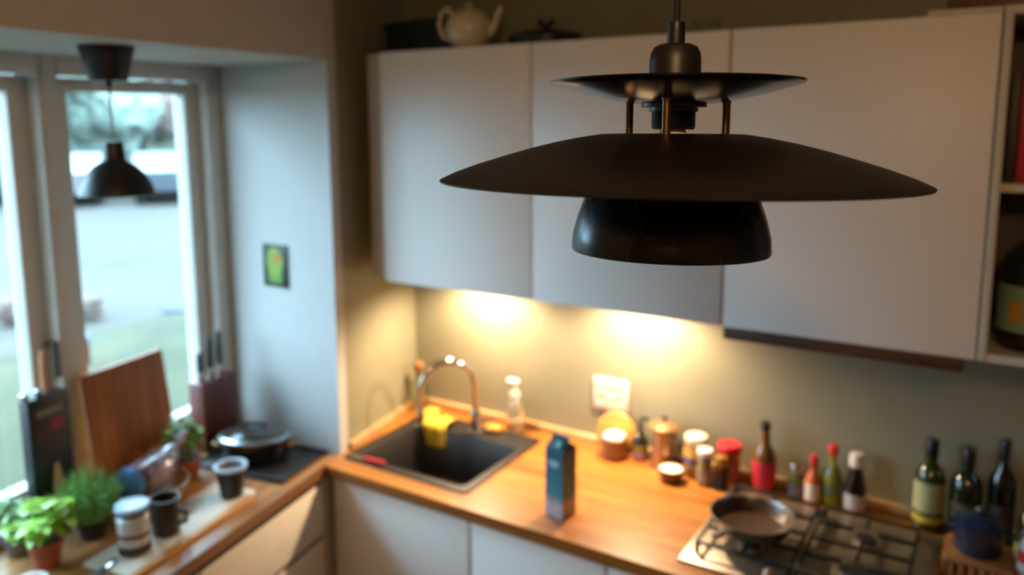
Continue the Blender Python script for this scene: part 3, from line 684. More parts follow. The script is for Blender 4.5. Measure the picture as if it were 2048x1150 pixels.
MB().box(-hw*0.6, hw*0.6, -hw-0.0004, -hw+0.0002, hb*0.80, hb*0.83).obj('print', INK, t)
MB().box(-hw*0.5, hw*0.4, -hw-0.0004, -hw+0.0002, hb*0.75, hb*0.775).obj('print', INK, t)
MB().lathe([(0, 0), (0.010, 0), (0.010, 0.006), (0, 0.006)], 18, mtx=Matrix.Translation((hw*0.3, -hw*0.55, (hb+Ht*0.95)/2+0.002)) @ Matrix.Rotation(math.radians(50), 4, 'X')).obj('screw_cap', mat('teal_cap', '#4fa08a', .4), t)

# ================================================================== SPICES AND BOTTLES ON THE BEECH WORKTOP
AMB = mat('amber_ceramic', '#a8622c', .3); 
c, R, H = place(1236, 918, 842, 54); c.y = min(c.y, YB-0.092)
t = thing('salt_jar', 'brown stoneware jar heaped with white salt in front of the round trivet', 'jar', c+Vector((0, 0, .0005)))
MB().lathe([(0, 0), (R*.8, 0), (R*.95, H*.1), (R, H*.6), (R*1.12, H*.74), (R*1.02, H*.74), (R*.9, H*.6), (0, H*.58)], 28).obj('jar', mat('stoneware_brown', '#80553a', .35), t)
mb = MB()
for k in range(7): 
    a = k*0.9; mb.ico((R*.45*math.cos(a)*(k > 0), R*.45*math.sin(a)*(k > 0), H*(.72+.1*(k == 0))), R*.45, 2, .06, (1, 1, .7))
mb.obj('salt', mat('salt_white', '#e8e1d2', .6), t)
P = on_y(1235, 855, YB-0.03); tr = 39*depth(P)/F
t = thing('round_trivet', 'round honey-coloured wooden trivet leaning on the wall below the socket', 'trivet', (P.x-.004, YB-0.040, 0.9005), rot=(math.radians(-8), 0, 0))
MB().lathe([(0, -.006), (tr-.003, -.006), (tr, -.003), (tr, .003), (tr-.003, .006), (0, .006)], 36, mtx=Matrix.Translation((0, 0, tr)) @ Matrix.Rotation(math.radians(90), 4, 'X')).obj('disc', wood('honey_wood', '#c07f2e', '#dfa653'), t)
MB().lathe([(tr*.80, .0065), (tr*.84, .0075), (tr*.88, .0065)], 36, mtx=Matrix.Translation((0, 0, tr)) @ Matrix.Rotation(math.radians(90), 4, 'X')).obj('groove_ring', MATS['honey_wood'], t)

def label_band(mt, z0, z1, r=1.012): return ('label', mt, [(r*.98, z0), (r, z0), (r, z1), (r*.98, z1)])
DG = mat('dark_glass', '#1c130e', .12, coat=.4)
t, c, R, H = vessel('vinegar_bottle', 'small dark bottle with a hooked pourer beside the salt jar', 'bottle', (1280, 923, 832, 32, .3), [
    ('bottle', DG, [(0, 0), (.95, 0), (1, .03), (1, .42), (.8, .52), (.35, .6), (.32, .78), (0, .78)]),
    label_band(mat('mauve_label', '#a7808a', .6), .06, .2), ('neck_label', mat('olive_label', '#8d8a3c', .6), [(1.012, .22), (1.012, .36), (1.0, .36)])])
MB().tube([(0, 0, .76*H), (0, 0, .9*H), (R*.2, 0, .98*H), (R*.7, 0, .99*H), (R*1.0, 0, .93*H)], R*.2, 8).obj('pourer', BLACKP, t)
COP = mat('copper', '#a8845e', .3, .75, var=.1, vs=40)
t, c, R, H = vessel('copper_canister', 'tall copper canister with a flared lid and knob', 'canister', (1331, 938, 828, 54, .2), [
    ('body', COP, [(0, 0), (.98, 0), (1.02, .03), (.92, .35), (.88, .74), (0, .74)]),
    ('lid', COP, [(0, .74), (.95, .74), (1.18, .80), (1.2, .83), (.8, .88), (.25, .92), (0, .92)]),
    ('knob', BLACKP, [(0, .91), (.1, .91), (.2, .96), (.16, 1.0), (0, 1.01)])])
MB().tube([(R*.85, 0, H*.66), (R*1.5, 0, H*.62), (R*1.5, 0, H*.3), (R*.95, 0, H*.2)], R*.12, 8).obj('handle', BLACKP, t, rz=-.5)
vessel('small_bowl', 'little brown ramekin with white cream in front of the copper canister', 'bowl', (1345, 964, 918, 52), [
    ('bowl', mat('dark_brown_glaze', '#5a3019', .25), [(0, 0), (.75, 0), (.85, .1), (1, .85), (1, 1), (.93, 1), (.9, .82), (0, .8)]),
    ('cream', mat('cream_fill', '#e9dfca', .5), [(0, 1.02), (.6, 1.0), (.9, .93), (.9, .82), (0, .82)])], shift=(.004, -.030, 0))
t, c, R, H = vessel('pickle_jar', 'glass jar with yellow label and purple band and a white lid', 'jar', (1390, 960, 862, 48), [
    ('jar', mat('orange_fill', '#9c7440', .15, coat=.5), [(0, 0), (.95, 0), (1, .04), (1, .72), (.85, .8), (.85, .84), (0, .84)]),
    label_band(mat('purple_band', '#4a3a6b', .5), .36, .50), ('neck_label', mat('yellow_label', '#c79a3c', .5), [(1.012, .52), (1.012, .68), (1.0, .68)]),
    ('lid', mat('cream_lid', '#d8cdb6', .4), cyl(.92, .84, 1.0, .05))])
vessel('spice_jar', 'narrow spice jar with a white lid in front of the purple-banded jar', 'jar', (1416, 966, 886, 28), [
    ('jar', mat('mustard_glass', '#7a5f30', .15, coat=.5), [(0, 0), (.95, 0), (1, .04), (1, .72), (.8, .78), (0, .78)]),
    label_band(mat('taupe_label', '#8f7d66', .6), .1, .5), ('neck', BLACKP, [(0, .78), (.85, .78), (.85, .84), (0, .84)]), ('lid', MATS['white_plastic'], cyl(1.08, .84, 1.0, .06))], at=(1.006, -.075))
vessel('pepper_mill', 'small black pepper mill with gold rings beside the red-lidded jar', 'mill', (1443, 976, 900, 30), [
    ('body', BLACKP, [(0, 0), (.95, 0), (1, .06), (.75, .3), (.9, .52), (.9, .6), (0, .6)]),
    ('ring', BRASS, [(0, .6), (.96, .6), (.96, .68), (0, .68)]), ('head', mat('gold_amber', '#a87a35', .3, .5), [(0, .68), (.85, .68), (.95, .8), (.8, .95), (.3, 1.0), (0, 1.0)])], at=(1.058, -.068))
vessel('red_lid_jar', 'glass jar with a bright red lid against the wall', 'jar', (1462, 962, 872, 46), [
    ('jar', mat('rosy_fill', '#9a5a40', .15, coat=.5), [(0, 0), (.86, 0), (.92, .04), (.92, .68), (.82, .74), (0, .74)]),
    label_band(mat('pink_label', '#b9695c', .6), .1, .5, .93), ('lid', mat('red_lid', '#c02a2c', .35), cyl(1.02, .74, 1.0, .06))])
# chilli oil bottle with red label
vessel('chilli_bottle', 'tall golden sauce bottle with red label and black cap', 'bottle', (1532, 976, 834, 46, .25), [
    ('bottle', mat('golden_glass', '#7a5120', .12, trans=.35, coat=.4), [(0, 0), (.95, 0), (1, .03), (1, .46), (.8, .58), (.42, .68), (.36, .88), (0, .88)]),
    label_band(mat('red_label', '#c8283a', .5), .06, .44), ('cap', BLACKP, cyl(.42, .88, 1.0, .04))])
vessel('herb_jar', 'little herb jar with a steel lid beside the tall red-labelled bottle', 'jar', (1591, 996, 920, 30), [
    ('jar', mat('olive_fill', '#5a5a2c', .15, coat=.5), [(0, 0), (.95, 0), (1, .04), (1, .7), (0, .7)]),
    label_band(mat('grey_mauve_label', '#6d5f62', .6), .05, .35), ('lid', STEEL, cyl(1.02, .72, 1.0, .06))])
vessel('hot_sauce', 'small hot sauce bottle with red cap and white label', 'bottle', (1630, 1006, 906, 30, .3), [
    ('bottle', mat('hot_orange', '#b85a2a', .2, coat=.5), [(0, 0), (.95, 0), (1, .04), (1, .5), (.5, .64), (.42, .74), (0, .74)]),
    label_band(mat('white_label', '#c9b8a8', .6), .06, .42), ('neck', BLACKP, [(0, .74), (.45, .74), (.45, .78), (0, .78)]), ('cap', MATS['red_lid'], cyl(.5, .78, 1.0, .08))], shift=(-.006, -.014, 0))
vessel('mustard_oil', 'yellow-green bottle with a round red cap behind the hot sauce', 'bottle', (1664, 1008, 882, 38, .3), [
    ('bottle', mat('yellow_green_oil', '#8f8a1c', .15, trans=.3, coat=.4), [(0, 0), (.95, 0), (1, .04), (1, .46), (.6, .6), (.34, .66), (.34, .84), (0, .84)]),
    label_band(mat('green_label', '#5f6a3c', .6), .18, .42), ('cap', MATS['red_lid'], [(0, .82), (.42, .82), (.55, .9), (.42, .99), (0, 1.0)])])
vessel('soy_bottle', 'dark soy sauce bottle with a white cap and white label', 'bottle', (1712, 1014, 892, 42, .3), [
    ('bottle', mat('soy_dark', '#1d0f0a', .12, coat=.4), [(0, 0), (.95, 0), (1, .04), (.95, .4), (.7, .6), (.5, .76), (0, .76)]),
    label_band(mat('pale_grey_label', '#b0a6a0', .6), .04, .3), ('cap', mat('cream_cap', '#cfc6b8', .4), [(0, .76), (.62, .76), (.68, .85), (.55, .98), (0, 1.0)])])
# wine and oil bottles at the right end
def wine(label, spec, col, lab, lz, sh=None, gold=None, n='oil_bottle'):
    parts = [('bottle', mat('bottle_glass_%s' % col.strip('#'), col, .08, trans=.25, coat=.4), [(0, 0), (.95, 0), (1, .02), (1, .56), (.85, .66), (.42, .74), (.38, .9), (0, .9)]),
             ('cap', mat('black_capsule', '#0d0d0c', .35), [(0, .82), (.42, .82), (.44, .99), (.4, 1.0), (0, 1.0)])]
    if lab: parts.append(label_band(mat('wine_label_%s' % lab.strip('#'), lab, .6), *lz))
    if gold: parts.append(('foot_label', mat('gold_print', gold, .5), [(1.013, .1), (1.015, .1), (1.015, .18), (1.013, .18)]))
    return vessel(n, label, 'bottle', spec, parts, 'bottles at the end of the worktop', shift=sh)
wine('green olive oil bottle with a pale label, right of the hob', (1856, 1046, 861, 54, .3), '#2a3a12', '#9a9a6c', (.22, .55), None, '#a89a2c')
wine('dark green bottle with a brown label, between two taller bottles', (1927, 1058, 873, 56, .3), '#1c2610', '#4a3a28', (.14, .42))
wine('tall near-black bottle behind the blue pot', (1995, 1062, 852, 46, .3), '#14100c', '#2a211a', (.1, .4))
wine('dark bottle with a cream and pink label beside the tall near-black one', (2048, 1050, 890, 50, .3), '#181410', '#8a6a58', (.2, .5), (.035, 0, 0))
vessel('green_bottle', 'small green bottle beside the blue pot', 'bottle', (2030, 1088, 985, 40, .3), [
    ('bottle', mat('moss_glass', '#26331a', .12, coat=.4), [(0, 0), (.95, 0), (1, .03), (1, .5), (.5, .68), (.4, .8), (0, .8)]),
    label_band(mat('lime_label', '#8a9a4a', .6), .1, .4), ('cap', MATS['cream_cap'], cyl(.45, .8, 1.0, .04))], shift=(.022, -.085, 0))
# slatted crate with the blue pot
P = on_z(1918, 1150); 
cr = thing('slatted_crate', 'low slatted wooden crate right of the hob under the blue pot', 'crate', (1.773, on_z(1985, 1150).y, 0.9005), 0.0)
CW = wood('crate_wood', '#6b4526', '#9a6c3e', .6)
ref = None
CL, CD_, CH = 0.075, 0.070, 0.045
for x in (-CL, CL):
    MB().box(x-.006, x+.006, -CD_, CD_, 0, CH, .001).obj('end_board', CW, cr)
MB().box(-CL, CL, -CD_, CD_, 0, .008).obj('bottom_board', CW, cr)
for k in range(5): MB().box(-CL+.002, CL-.002, -CD_+.006+k*.029, -CD_+.028+k*.029, CH+.002, CH+.0078, .001).obj('top_slat', CW, cr)
sl = MB().box(-.006, .006, -CD_-.004, -CD_+.004, .004, CH-.002, .001).obj('slat', CW, cr, loc=(-CL+.016, 0, 0))
for k in range(1, 6): share(sl, 'slat', cr, (-CL+.016+k*.023, 0, 0))
for k in range(6): share(sl, 'slat', cr, (-CL+.016+k*.023, 2*CD_, 0))
MB().box(-CL, CL, -CD_-.004, -CD_+.004, CH-.002, CH+.008, .001).obj('top_rail', CW, cr); MB().box(-CL, CL, CD_-.004, CD_+.004, CH-.002, CH+.008, .001).obj('top_rail', CW, cr)
R = 0.058
t = thing('blue_pot', 'dark blue enamel pot standing on the slatted crate', 'pot', (cr.location.x-.003, cr.location.y+.005, 0.9005+.0535))
BL = mat('blue_enamel', '#16283f', .22, coat=.3)
MB().lathe([(0, 0), (R*.85, 0), (R*.95, .008), (R*.98, .075), (R*1.02, .08), (R*.9, .08), (R*.9, .012), (0, .01)], 32).obj('body', BL, t)
MB().lathe([(R*.98, .081), (R*1.0, .084), (R*.6, .097), (R*.15, .103), (0, .103)], 32).obj('lid', BL, t)
MB().lathe([(0, .102), (R*.1, .102), (R*.2, .115), (R*.12, .122), (0, .123)], 20).obj('knob', BL, t)
for s_ in (-1, 1): MB().tube([(s_*R*.95, -.02, .06), (s_*R*1.25, -.015, .062), (s_*R*1.25, .015, .062), (s_*R*.95, .02, .06)], .005, 8).obj('handle', BL, t)
vessel('ketchup_bottle', 'red and white squeeze bottle in front of the dark bottles', 'bottle', (2052, 1165, 1030, 44, .3), [
    ('bottle', mat('white_squeeze', '#b9b0aa', .4), [(0, 0), (.95, 0), (1, .04), (1, .36), (1, .62), (.6, .76), (.3, .8), (0, .8)]),
    label_band(mat('ketchup_red', '#b3262e', .5), .40, .60), ('cap', MATS['red_lid'], [(0, .8), (.35, .8), (.2, 1), (0, 1)])], at=(1.884, on_z(1985, 1150).y-.015))
# big bottle on the open shelf
Pb = Vector((XS+0.019+0.095, YF+0.125, ZB+0.0195)); R = 0.082; H = 0.335
t = thing('big_shelf_bottle', 'large dark bottle with a pale green label on the lower open shelf', 'bottle', Pb)
MB().lathe([(0, 0), (R*.95, 0), (R, .01), (R, .195), (R*.9, .22), (R*.35, .255), (R*.3, .26), (R*.3, .285), (0, .285)], 36).obj('bottle', mat('brown_black_glass', '#17110c', .15, coat=.3), t)
MB().lathe([(R*1.005, .045), (R*1.012, .045), (R*1.012, .155), (R*1.005, .155)], 36).obj('label', mat('mint_label', '#7ea08a', .6), t)['label'] = 'pale green paper label'
va = Vector((CAM.x-Pb.x, CAM.y-Pb.y, 0)).normalized(); aa = math.atan2(va.y, va.x)
MB().lathe([(R*1.014, .065), (R*1.016, .065), (R*1.016, .12), (R*1.014, .12)], 8, ang=(aa-.75, aa-.35)).obj('print', mat('mustard_print', '#b8912c', .6), t)
MB().lathe([(0, .255), (R*.42, .255), (R*.42, .282), (0, .282)], 24).obj('collar', mat('teal_collar', '#1f5a4a', .4), t)
MB().lathe([(0, .282), (R*.18, .282), (R*.18, .335), (0, .335)], 20).obj('stopper', mat('amber_stopper', '#8a5a28', .5), t)

# ================================================================== ON TOP OF THE WALL CABINETS
def top_at(x, y, yy): P = on_y(x, y, yy); return P
# dark blue oven dish
P = on_z(815, 100, ZT)
BD = mat('navy_stoneware', '#14202c', .3)
xa, xb = on_y(762, 70, -.2).x, on_y(884, 70, -.2).x
t = thing('oven_dish', 'dark navy oven dish on top of the first wall cabinet', 'dish', ((xa+xb)/2+.035, -0.105, ZT+.001))
hd = z_at(Vector(((xa+xb)/2, -.25, 0)), 45)-ZT; L = (xb-xa)/2
mb = MB(); mb.prism([(-L, -.11), (L, -.11), (L, .11), (-L, .11)], 0, hd, top=1.0)
mb.obj('dish_body', BD, t, smooth=0)
MB().box(-L-.012, L+.012, -.122, .122, hd-.012, hd, .005).obj('rim', BD, t)
MB().box(-L*.9, L*.9, -.1, .1, hd+.0, hd+.012, .005).obj('lid', BD, t)
for s_ in (-1, 1): MB().box(s_*(L+.02)-.018, s_*(L+.02)+.018, -.05, .05, hd-.02, hd-.008, .004).obj('handle', BD, t)
# teapot
CR = mat('cream_porcelain', '#c9ba98', .3, coat=.3)
P = on_y(938, 60, -.305); k = depth(P)/F
t = thing('teapot', 'cream ceramic teapot with curved spout on top of the wall cabinets', 'teapot', (P.x, -.305, ZT+.001))
H = z_at(P, 10)-ZT; R = 46*k
MB().lathe([(0, 0), (.5*R, 0), (.62*R, .03*H), (.92*R, .22*H), (1.05*R, .45*H), (.95*R, .66*H), (.65*R, .82*H), (.5*R, .85*H), (0, .86*H)], 36).obj('body', CR, t)
MB().lathe([(0, .85*H), (.55*R, .85*H), (.5*R, .88*H), (.15*R, .93*H), (.1*R, .95*H), (.16*R, 1.0*H), (.1*R, 1.04*H), (0, 1.05*H)], 28).obj('lid', CR, t)
rx, ry = rh.x, rh.y
q = lambda u_, z_: (rx*u_*R, ry*u_*R*0.4, z_*H)
MB().tube([q(.8, .32), q(1.25, .42), q(1.42, .62), q(1.62, .86), q(1.72, .92)], [R*.26, R*.2, R*.14, R*.11, R*.10], 14).obj('spout', CR, t)
MB().tube([q(-.75, .74), q(-1.15, .95), q(-1.5, .82), q(-1.6, .55), q(-1.4, .3), q(-.95, .2)], R*.1, 12).obj('handle', CR, t)
# dark lidded casserole
P = on_y(1092, 70, -.21); k = depth(P)/F
t = thing('casserole', 'dark lidded casserole with a knob on top of the second wall cabinet', 'casserole', (P.x, -.21, ZT+.001))
R = 74*k; H = z_at(P, 40)-ZT
IR = mat('black_iron', '#11161a', .35)
MB().lathe([(0, 0), (.9*R, 0), (.98*R, .1*H), (1.0*R, .34*H), (1.04*R, .36*H), (0, .36*H)], 40).obj('pot', IR, t)
MB().lathe([(0, .36*H), (1.0*R, .36*H), (.97*R, .43*H), (.5*R, .62*H), (.15*R, .68*H), (0, .68*H)], 40).obj('lid', IR, t)
MB().lathe([(0, .67*H), (.12*R, .67*H), (.1*R, .76*H), (.26*R, .84*H), (.26*R, .96*H), (.2*R, 1.0*H), (0, 1.0*H)], 20).obj('knob', IR, t)
# little glass dish
P = on_y(1415, 45, -.2)
t = thing('glass_dish', 'faint clear glass dish on top of the second wall cabinet', 'dish', (P.x, -.2, ZT+.001))
MB().lathe([(0, 0), (.03, 0), (.034, .006), (.038, .05), (.036, .05), (.032, .008), (0, .004)], 24).obj('bowl', pane_mat('thin_glass', (.93, .95, .9)), t)

# ================================================================== GAS HOB AND PAN
HX, HY = 1.088, -0.565; HWD, HDP = 0.60, 0.50
t = thing('gas_hob', 'stainless gas hob with black cast-iron grates on the worktop', 'hob', (HX, HY, 0.9003))
mb = MB(); mb.box(0, HWD, 0, HDP, 0, .009, .004, 2); mb.obj('hob_plate', mat('hob_steel', '#8d8070', .36, .7, var=.08, vs=30), t)
CI = mat('cast_iron', '#100e0c', .55, bump=.2, bs=300)
burn = [(0.155, 0.345, .034), (0.155, 0.15, .028), (0.42, 0.345, .028), (0.42, 0.15, .042)]
for bx_, by_, br in burn:
    o = MB().lathe([(0, .009), (br*1.35, .009), (br*1.35, .013), (br, .016), (br, .022), (0, .022)], 28).obj('burner', STEEL, t, loc=(bx_, by_, 0))
    MB().lathe([(0, .022), (br*.95, .022), (br*.98, .026), (br*.9, .030), (0, .031)], 28).obj('burner_cap', CI, o)
for gx0, gx1 in ((0.03, 0.283), (0.290, 0.545)):
    g = bpy.data.objects.new('grate', None); C.objects.link(g); g.parent = t; g.location = (gx0, 0.05, 0)
    wd = gx1-gx0; dp = 0.40; zt_ = .046
    for (x0, x1, y0, y1) in ((0, wd, 0, .009), (0, wd, dp-.009, dp), (0, .009, 0, dp), (wd-.009, wd, 0, dp), (0, wd, dp/2-.0045, dp/2+.0045)):
        MB().box(x0, x1, y0, y1, zt_-.010, zt_, .002).obj('grate_bar', CI, g)
    for cy in (0.10, 0.295):
        cx = wd/2
        for dx, dy in ((1, 0), (-1, 0), (0, 1), (0, -1)):
            e0 = (cx+dx*.03, cy+dy*.03); e1 = (cx+dx*(wd/2-.005), cy+dy*.096)
            MB().box(min(e0[0], e1[0])-.004*(dx == 0), max(e0[0], e1[0])+.004*(dx == 0), min(e0[1], e1[1])-.004*(dy == 0), max(e0[1], e1[1])+.004*(dy == 0), zt_-.008, zt_+.004, .002).obj('grate_finger', CI, g)
    for fx in (0.0, wd-.012):
        for fy in (0.0, dp-.012): MB().box(fx, fx+.012, fy, fy+.012, .009, zt_-.008, .002).obj('grate_foot', CI, g)
for i in range(4):
    P = on_z(1566+i*57, 1140+i*17, .93)
    kx, ky = 0.235+i*0.075, 0.026
    o = MB().lathe([(0, .009), (.019, .009), (.019, .014), (.016, .016), (.0145, .034), (.012, .036), (0, .036)], 24).obj('knob', STEEL, t, loc=(kx, ky, 0))
    MB().box(-.003, .003, -.014, .014, .034, .040, .001).obj('knob_grip', STEEL, o)
# frying pan
P = on_z(1504, 1033, .985)
pc = Vector((P.x, P.y, .9003+.0506))
R = 82*depth(pc+Vector((0, 0, .04)))/F
t = thing('frying_pan', 'worn steel frying pan with brown fat on the hob', 'pan', pc)
ST2 = mat('pan_steel', '#8b8378', .34, .9, var=.15, vs=40)
MB().lathe([(0, 0), (R*.78, 0), (R*.84, .004), (R*.99, .040), (R*1.0, .043), (R*.97, .043), (R*.82, .008), (R*.76, .0045), (0, .0045)], 56).obj('pan_body', ST2, t)
MB().lathe([(0, .0052), (R*.77, .0052), (R*.80, .0075), (R*.95, .038), (R*.945, .039), (R*.79, .0085), (R*.76, .0065), (0, .0062)], 56).obj('seasoned_inside', mat('brown_fat', '#3a2618', .3, var=.35, vs=25), t)
ha = (on_z(1428, 1088, .985)-on_z(1504, 1033, .985)).normalized()
h1 = ha*(R*.98); ez = (0, 0, 0)
hp_ = [h1+Vector((0, 0, .034)), h1+ha*.03+Vector((0, 0, .044)), h1+ha*.085+Vector((0, 0, .052))]
MB().tube(hp_, [.013, .011, .012], 12, flat=.5).obj('handle', ST2, t)
MB().box(-.012, .012, -.016, .016, .024, .038, .003, mtx=Matrix.Translation(ha*(R*.97)) @ Matrix.Rotation(math.atan2(ha.y, ha.x), 4, 'Z')).obj('handle_bracket', ST2, t)

# ================================================================== WINDOW COUNTER
ZW = 0.9004
# big leaning cutting board
(sa, za_), (sb, zb2) = on_t(333, 703, .50), on_t(170, 760, .50)
t = thing('leaning_board', 'large plain brown cutting board leaning against the window mullion', 'cutting board', W((sa+sb)/2, .535-0.062, ZW+.0028), rot=(0, 0, 0))
wb_ = (sb-sa); hb_ = (za_-.9)
t.rotation_mode = 'XYZ'; t.rotation_euler = (math.radians(-7), 0, WANG)
MB().box(-wb_/2, wb_/2, -.004, .018, 0, hb_*1.02, .004).obj('board', wood('walnut_board', '#7a3d10', '#ad6424', .6, 4, (1, 1, .1)), t)
# knife block with three knives, in the corner
sk_, _z = on_t(432, 800, .47)
t = thing('knife_block', 'dark reddish wooden knife block in the window corner', 'knife block', W(sk_, .49, ZW), WANG)
kw = 0.085; (s1_, z1_) = on_t(430, 757, .46); kh = z1_-.9
MB().box(-kw, kw, -.04, .028, 0, kh, .004).obj('block', wood('mahogany', '#3c1a10', '#6a301c', .4, 4, (1, 1, .1)), t)
for dx in (-.05, 0, .05): MB().box(dx-.013, dx+.013, -.010, .010, kh-.001, kh+.0012).obj('slot', DARKGAP, t)
for i, (px0, py0, py1) in enumerate([(438, 662, 727), (398, 682, 760), (366, 735, 800)]):
    ss, zz = on_t(px0, py0, .48); s2, z2 = on_t(px0, py1, .48)
    lab = ['black handled kitchen knife standing in the block slot beside the white reveal', 'black handled kitchen knife standing in the middle slot of the block', 'black handled kitchen knife standing in the block slot beside the potted parsley'][i]
    dx = (.05, 0, -.05)[i]
    hgt = (0.16, 0.145, 0.09)[i]
    k_ = thing('kitchen_knife', lab, 'knife', W(sk_-dx, .49, ZW+kh+.0015), WANG, 'knives in the block')
    MB().box(-.011, .011, -.008, .008, .03, .03+hgt*.8, .004).obj('handle', BLACKP, k_)
    MB().box(-.012, .012, -.0015, .0015, 0.0, .031).obj('blade', CHROME, k_)

# leaves -----------------------------------------------------------
def leaf_src(L, Wd, name, mt):
    mb = MB(); n = 5; rows = []
    for i in range(n+1):
        u_ = i/n; w_ = Wd*math.sin(math.pi*min(.98, u_*.93+.05))**.8; z_ = -.25*L*u_*u_
        rows.append([mb.bm.verts.new((-w_/2, u_*L, z_+.12*w_)), mb.bm.verts.new((0, u_*L, z_)), mb.bm.verts.new((w_/2, u_*L, z_+.12*w_))])
    for a, b in zip(rows, rows[1:]):
        for j in range(2): mb.bm.faces.new([a[j], a[j+1], b[j+1], b[j]])
    return mb, mt
def pot(t, R, H, mt, soil=True):
    MB().lathe([(0, 0), (R*.72, 0), (R*.92, H*.8), (R, H*.8), (R, H), (R*.92, H), (R*.9, H*.88), (0, H*.88)], 28).obj('pot', mt, t)
    MB().lathe([(0, H*.895), (R*.89, H*.89), (R*.89, H*.885), (0, H*.885)], 20).obj('soil', mat('soil', '#2a1d14', .95), t)
def herb(name, label, P, R, H, pm, hgt, spread, nl, L, Wd, lm, z=ZW):
    t = thing(name, label, 'plant', Vector((P.x, P.y, z)))
    pot(t, R, H, pm)
    src = None
    stm = MB(); tips = []
    for k in range(max(6, nl//9)):
        a = random.uniform(0, 6.28); q = random.uniform(.1, 1)**.6; e = Vector((math.cos(a)*spread*q, math.sin(a)*spread*q, H+hgt*random.uniform(.55, 1)*(1-.35*q)))
        b0_ = Vector((math.cos(a)*R*.4*q, math.sin(a)*R*.4*q, H*.88)); mdl = (b0_+e)/2+Vector((0, 0, hgt*.12))
        stm.tube([b0_, mdl, e], .0014, 5); tips.append((b0_, mdl, e))
    so = stm.obj('stems', mat('stem_green', '#5f7a34', .6), t); so['kind'] = 'stuff'
    for k in range(nl):
        b0_, mdl, e = random.choice(tips); u_ = random.uniform(.35, 1.0)
        p = b0_.lerp(mdl, u_*2) if u_ < .5 else mdl.lerp(e, u_*2-1)
        rot = (random.uniform(-.5, .6), random.uniform(-.4, .4), random.uniform(0, 6.28)); sc = random.uniform(.65, 1.2)
        if src is None:
            mb, mt = leaf_src(L, Wd, 'leaf', lm); src = mb.obj('leaf', mt, t, smooth=180, recalc=False); src.location = p; src.rotation_euler = rot
        else: share(src, 'leaf', t, p, rot, (sc, sc, sc))
    return t
TERRA = mat('terracotta', '#9a4a2c', .75, var=.12, vs=30)
LF1 = mat('leaf_parsley', '#86ac48', .5, var=.2, vs=30); LF2 = mat('leaf_basil', '#98c848', .42, var=.2, vs=30); LF3 = mat('leaf_thyme', '#7ab062', .6, var=.25, vs=40)
c, R, H = place(362, 945, 885, 64); c = W(.888, .392, ZW)
herb('potted_parsley', 'bushy green herb in a terracotta pot between leaning board and knife block', c, R, H, TERRA, .17, .062, 200, .030, .022, LF1)
# oval roaster on a black tray
tr0 = on_z(520, 940)
t = thing('black_tray', 'flat black tray on the window worktop under the oval roaster', 'tray', Vector((0, 0, 0)))
TA = WANG+math.radians(0)
cs, ct = 0.685, 0.235
t.location = W(cs, ct, ZW); t.rotation_euler = (0, 0, TA)
MB().box(-.135, .138, -.19, .19, 0, .005, .002).obj('tray_base', mat('tray_black', '#161514', .45), t)
for (x0, x1, y0, y1) in ((-.135, .138, -.19, -.182), (-.135, .138, .182, .19), (-.135, -.127, -.182, .182), (.130, .138, -.182, .182)):
    MB().box(x0, x1, y0, y1, .004, .013, .002).obj('tray_rim', MATS['tray_black'], t)
P = on_z(497, 950, .906); k = depth(P)/F; R = 74*k
rc = W(.682, .262)
t = thing('oval_roaster', 'oval black roaster with a glass lid on the black tray', 'roaster', Vector((rc.x, rc.y, ZW+.0057)), math.radians(32))
H = .075
ENA = mat('black_enamel', '#15120f', .22, coat=.4)
MB().lathe([(0, 0), (R*.86, 0), (R*.92, .008), (R*.99, H), (R*1.03, H+.003), (R*.95, H+.003), (R*.9, .012), (0, .008)], 48, sy=.74).obj('body', ENA, t)
MB().lathe([(R*1.02, H+.0035), (R*1.03, H+.010), (R*.93, H+.016), (R*.92, H+.010)], 48, sy=.74).obj('lid_rim', mat('lid_steel', '#a7adb0', .25, .9), t)
MB().lathe([(R*.93, H+.014), (R*.7, H+.028), (R*.3, H+.036), (0, H+.037)], 40, sy=.74).obj('lid_glass', mat('smoked_lid', '#5a564c', .1, trans=.6), t)
MB().tube([(-.035, 0, H+.034), (-.03, 0, H+.052), (.03, 0, H+.052), (.035, 0, H+.034)], .006, 8).obj('lid_handle', BLACKP, t)
for s_ in (-1, 1): MB().tube([(s_*R*.98, -.03, H*.75), (s_*R*1.15, -.025, H*.78), (s_*R*1.15, .025, H*.78), (s_*R*.98, .03, H*.75)], .006, 8).obj('handle', COP, t)
# tumbler with white rim
t, c, R, H = vessel('black_tumbler', 'black tumbler with a pale rim standing in front of the roaster', 'cup', (465, 1002, 917, 60), [
    ('cup', mat('black_cup', '#141312', .4), [(0, 0), (.7, 0), (.76, .03), (.98, .9), (.9, .9), (.7, .1), (0, .08)]),
    ('rim', mat('pale_blue_rim', '#a9bcc8', .3, coat=.3), [(.98, .88), (1.08, .9), (1.1, .99), (1.02, 1.0), (.88, .98), (.86, .86)]),
    ('coffee', mat('coffee_foam', '#7a6a5c', .5), [(0, .80), (.86, .80), (.86, .79), (0, .79)])], z=ZW+.0125)
# brown mug with a handle
t, c, R, H = vessel('brown_mug', 'dark brown stoneware mug with a side handle on the white board', 'mug', (335, 1078, 982, 58), [
    ('cup', mat('brown_stoneware', '#2c211b', .4), [(0, 0), (.84, 0), (.9, .03), (1.0, .95), (1.0, 1.0), (.92, 1.0), (.84, .1), (0, .08)])], z=ZW+.0125)
MB().tube([(rh.x*R*.9, rh.y*R*.9, H*.62), (rh.x*R*1.45, rh.y*R*1.45, H*.58), (rh.x*R*1.4, rh.y*R*1.4, H*.32), (rh.x*R*.9, rh.y*R*.9, H*.26)], R*.16, 8).obj('handle', MATS['brown_stoneware'], t)
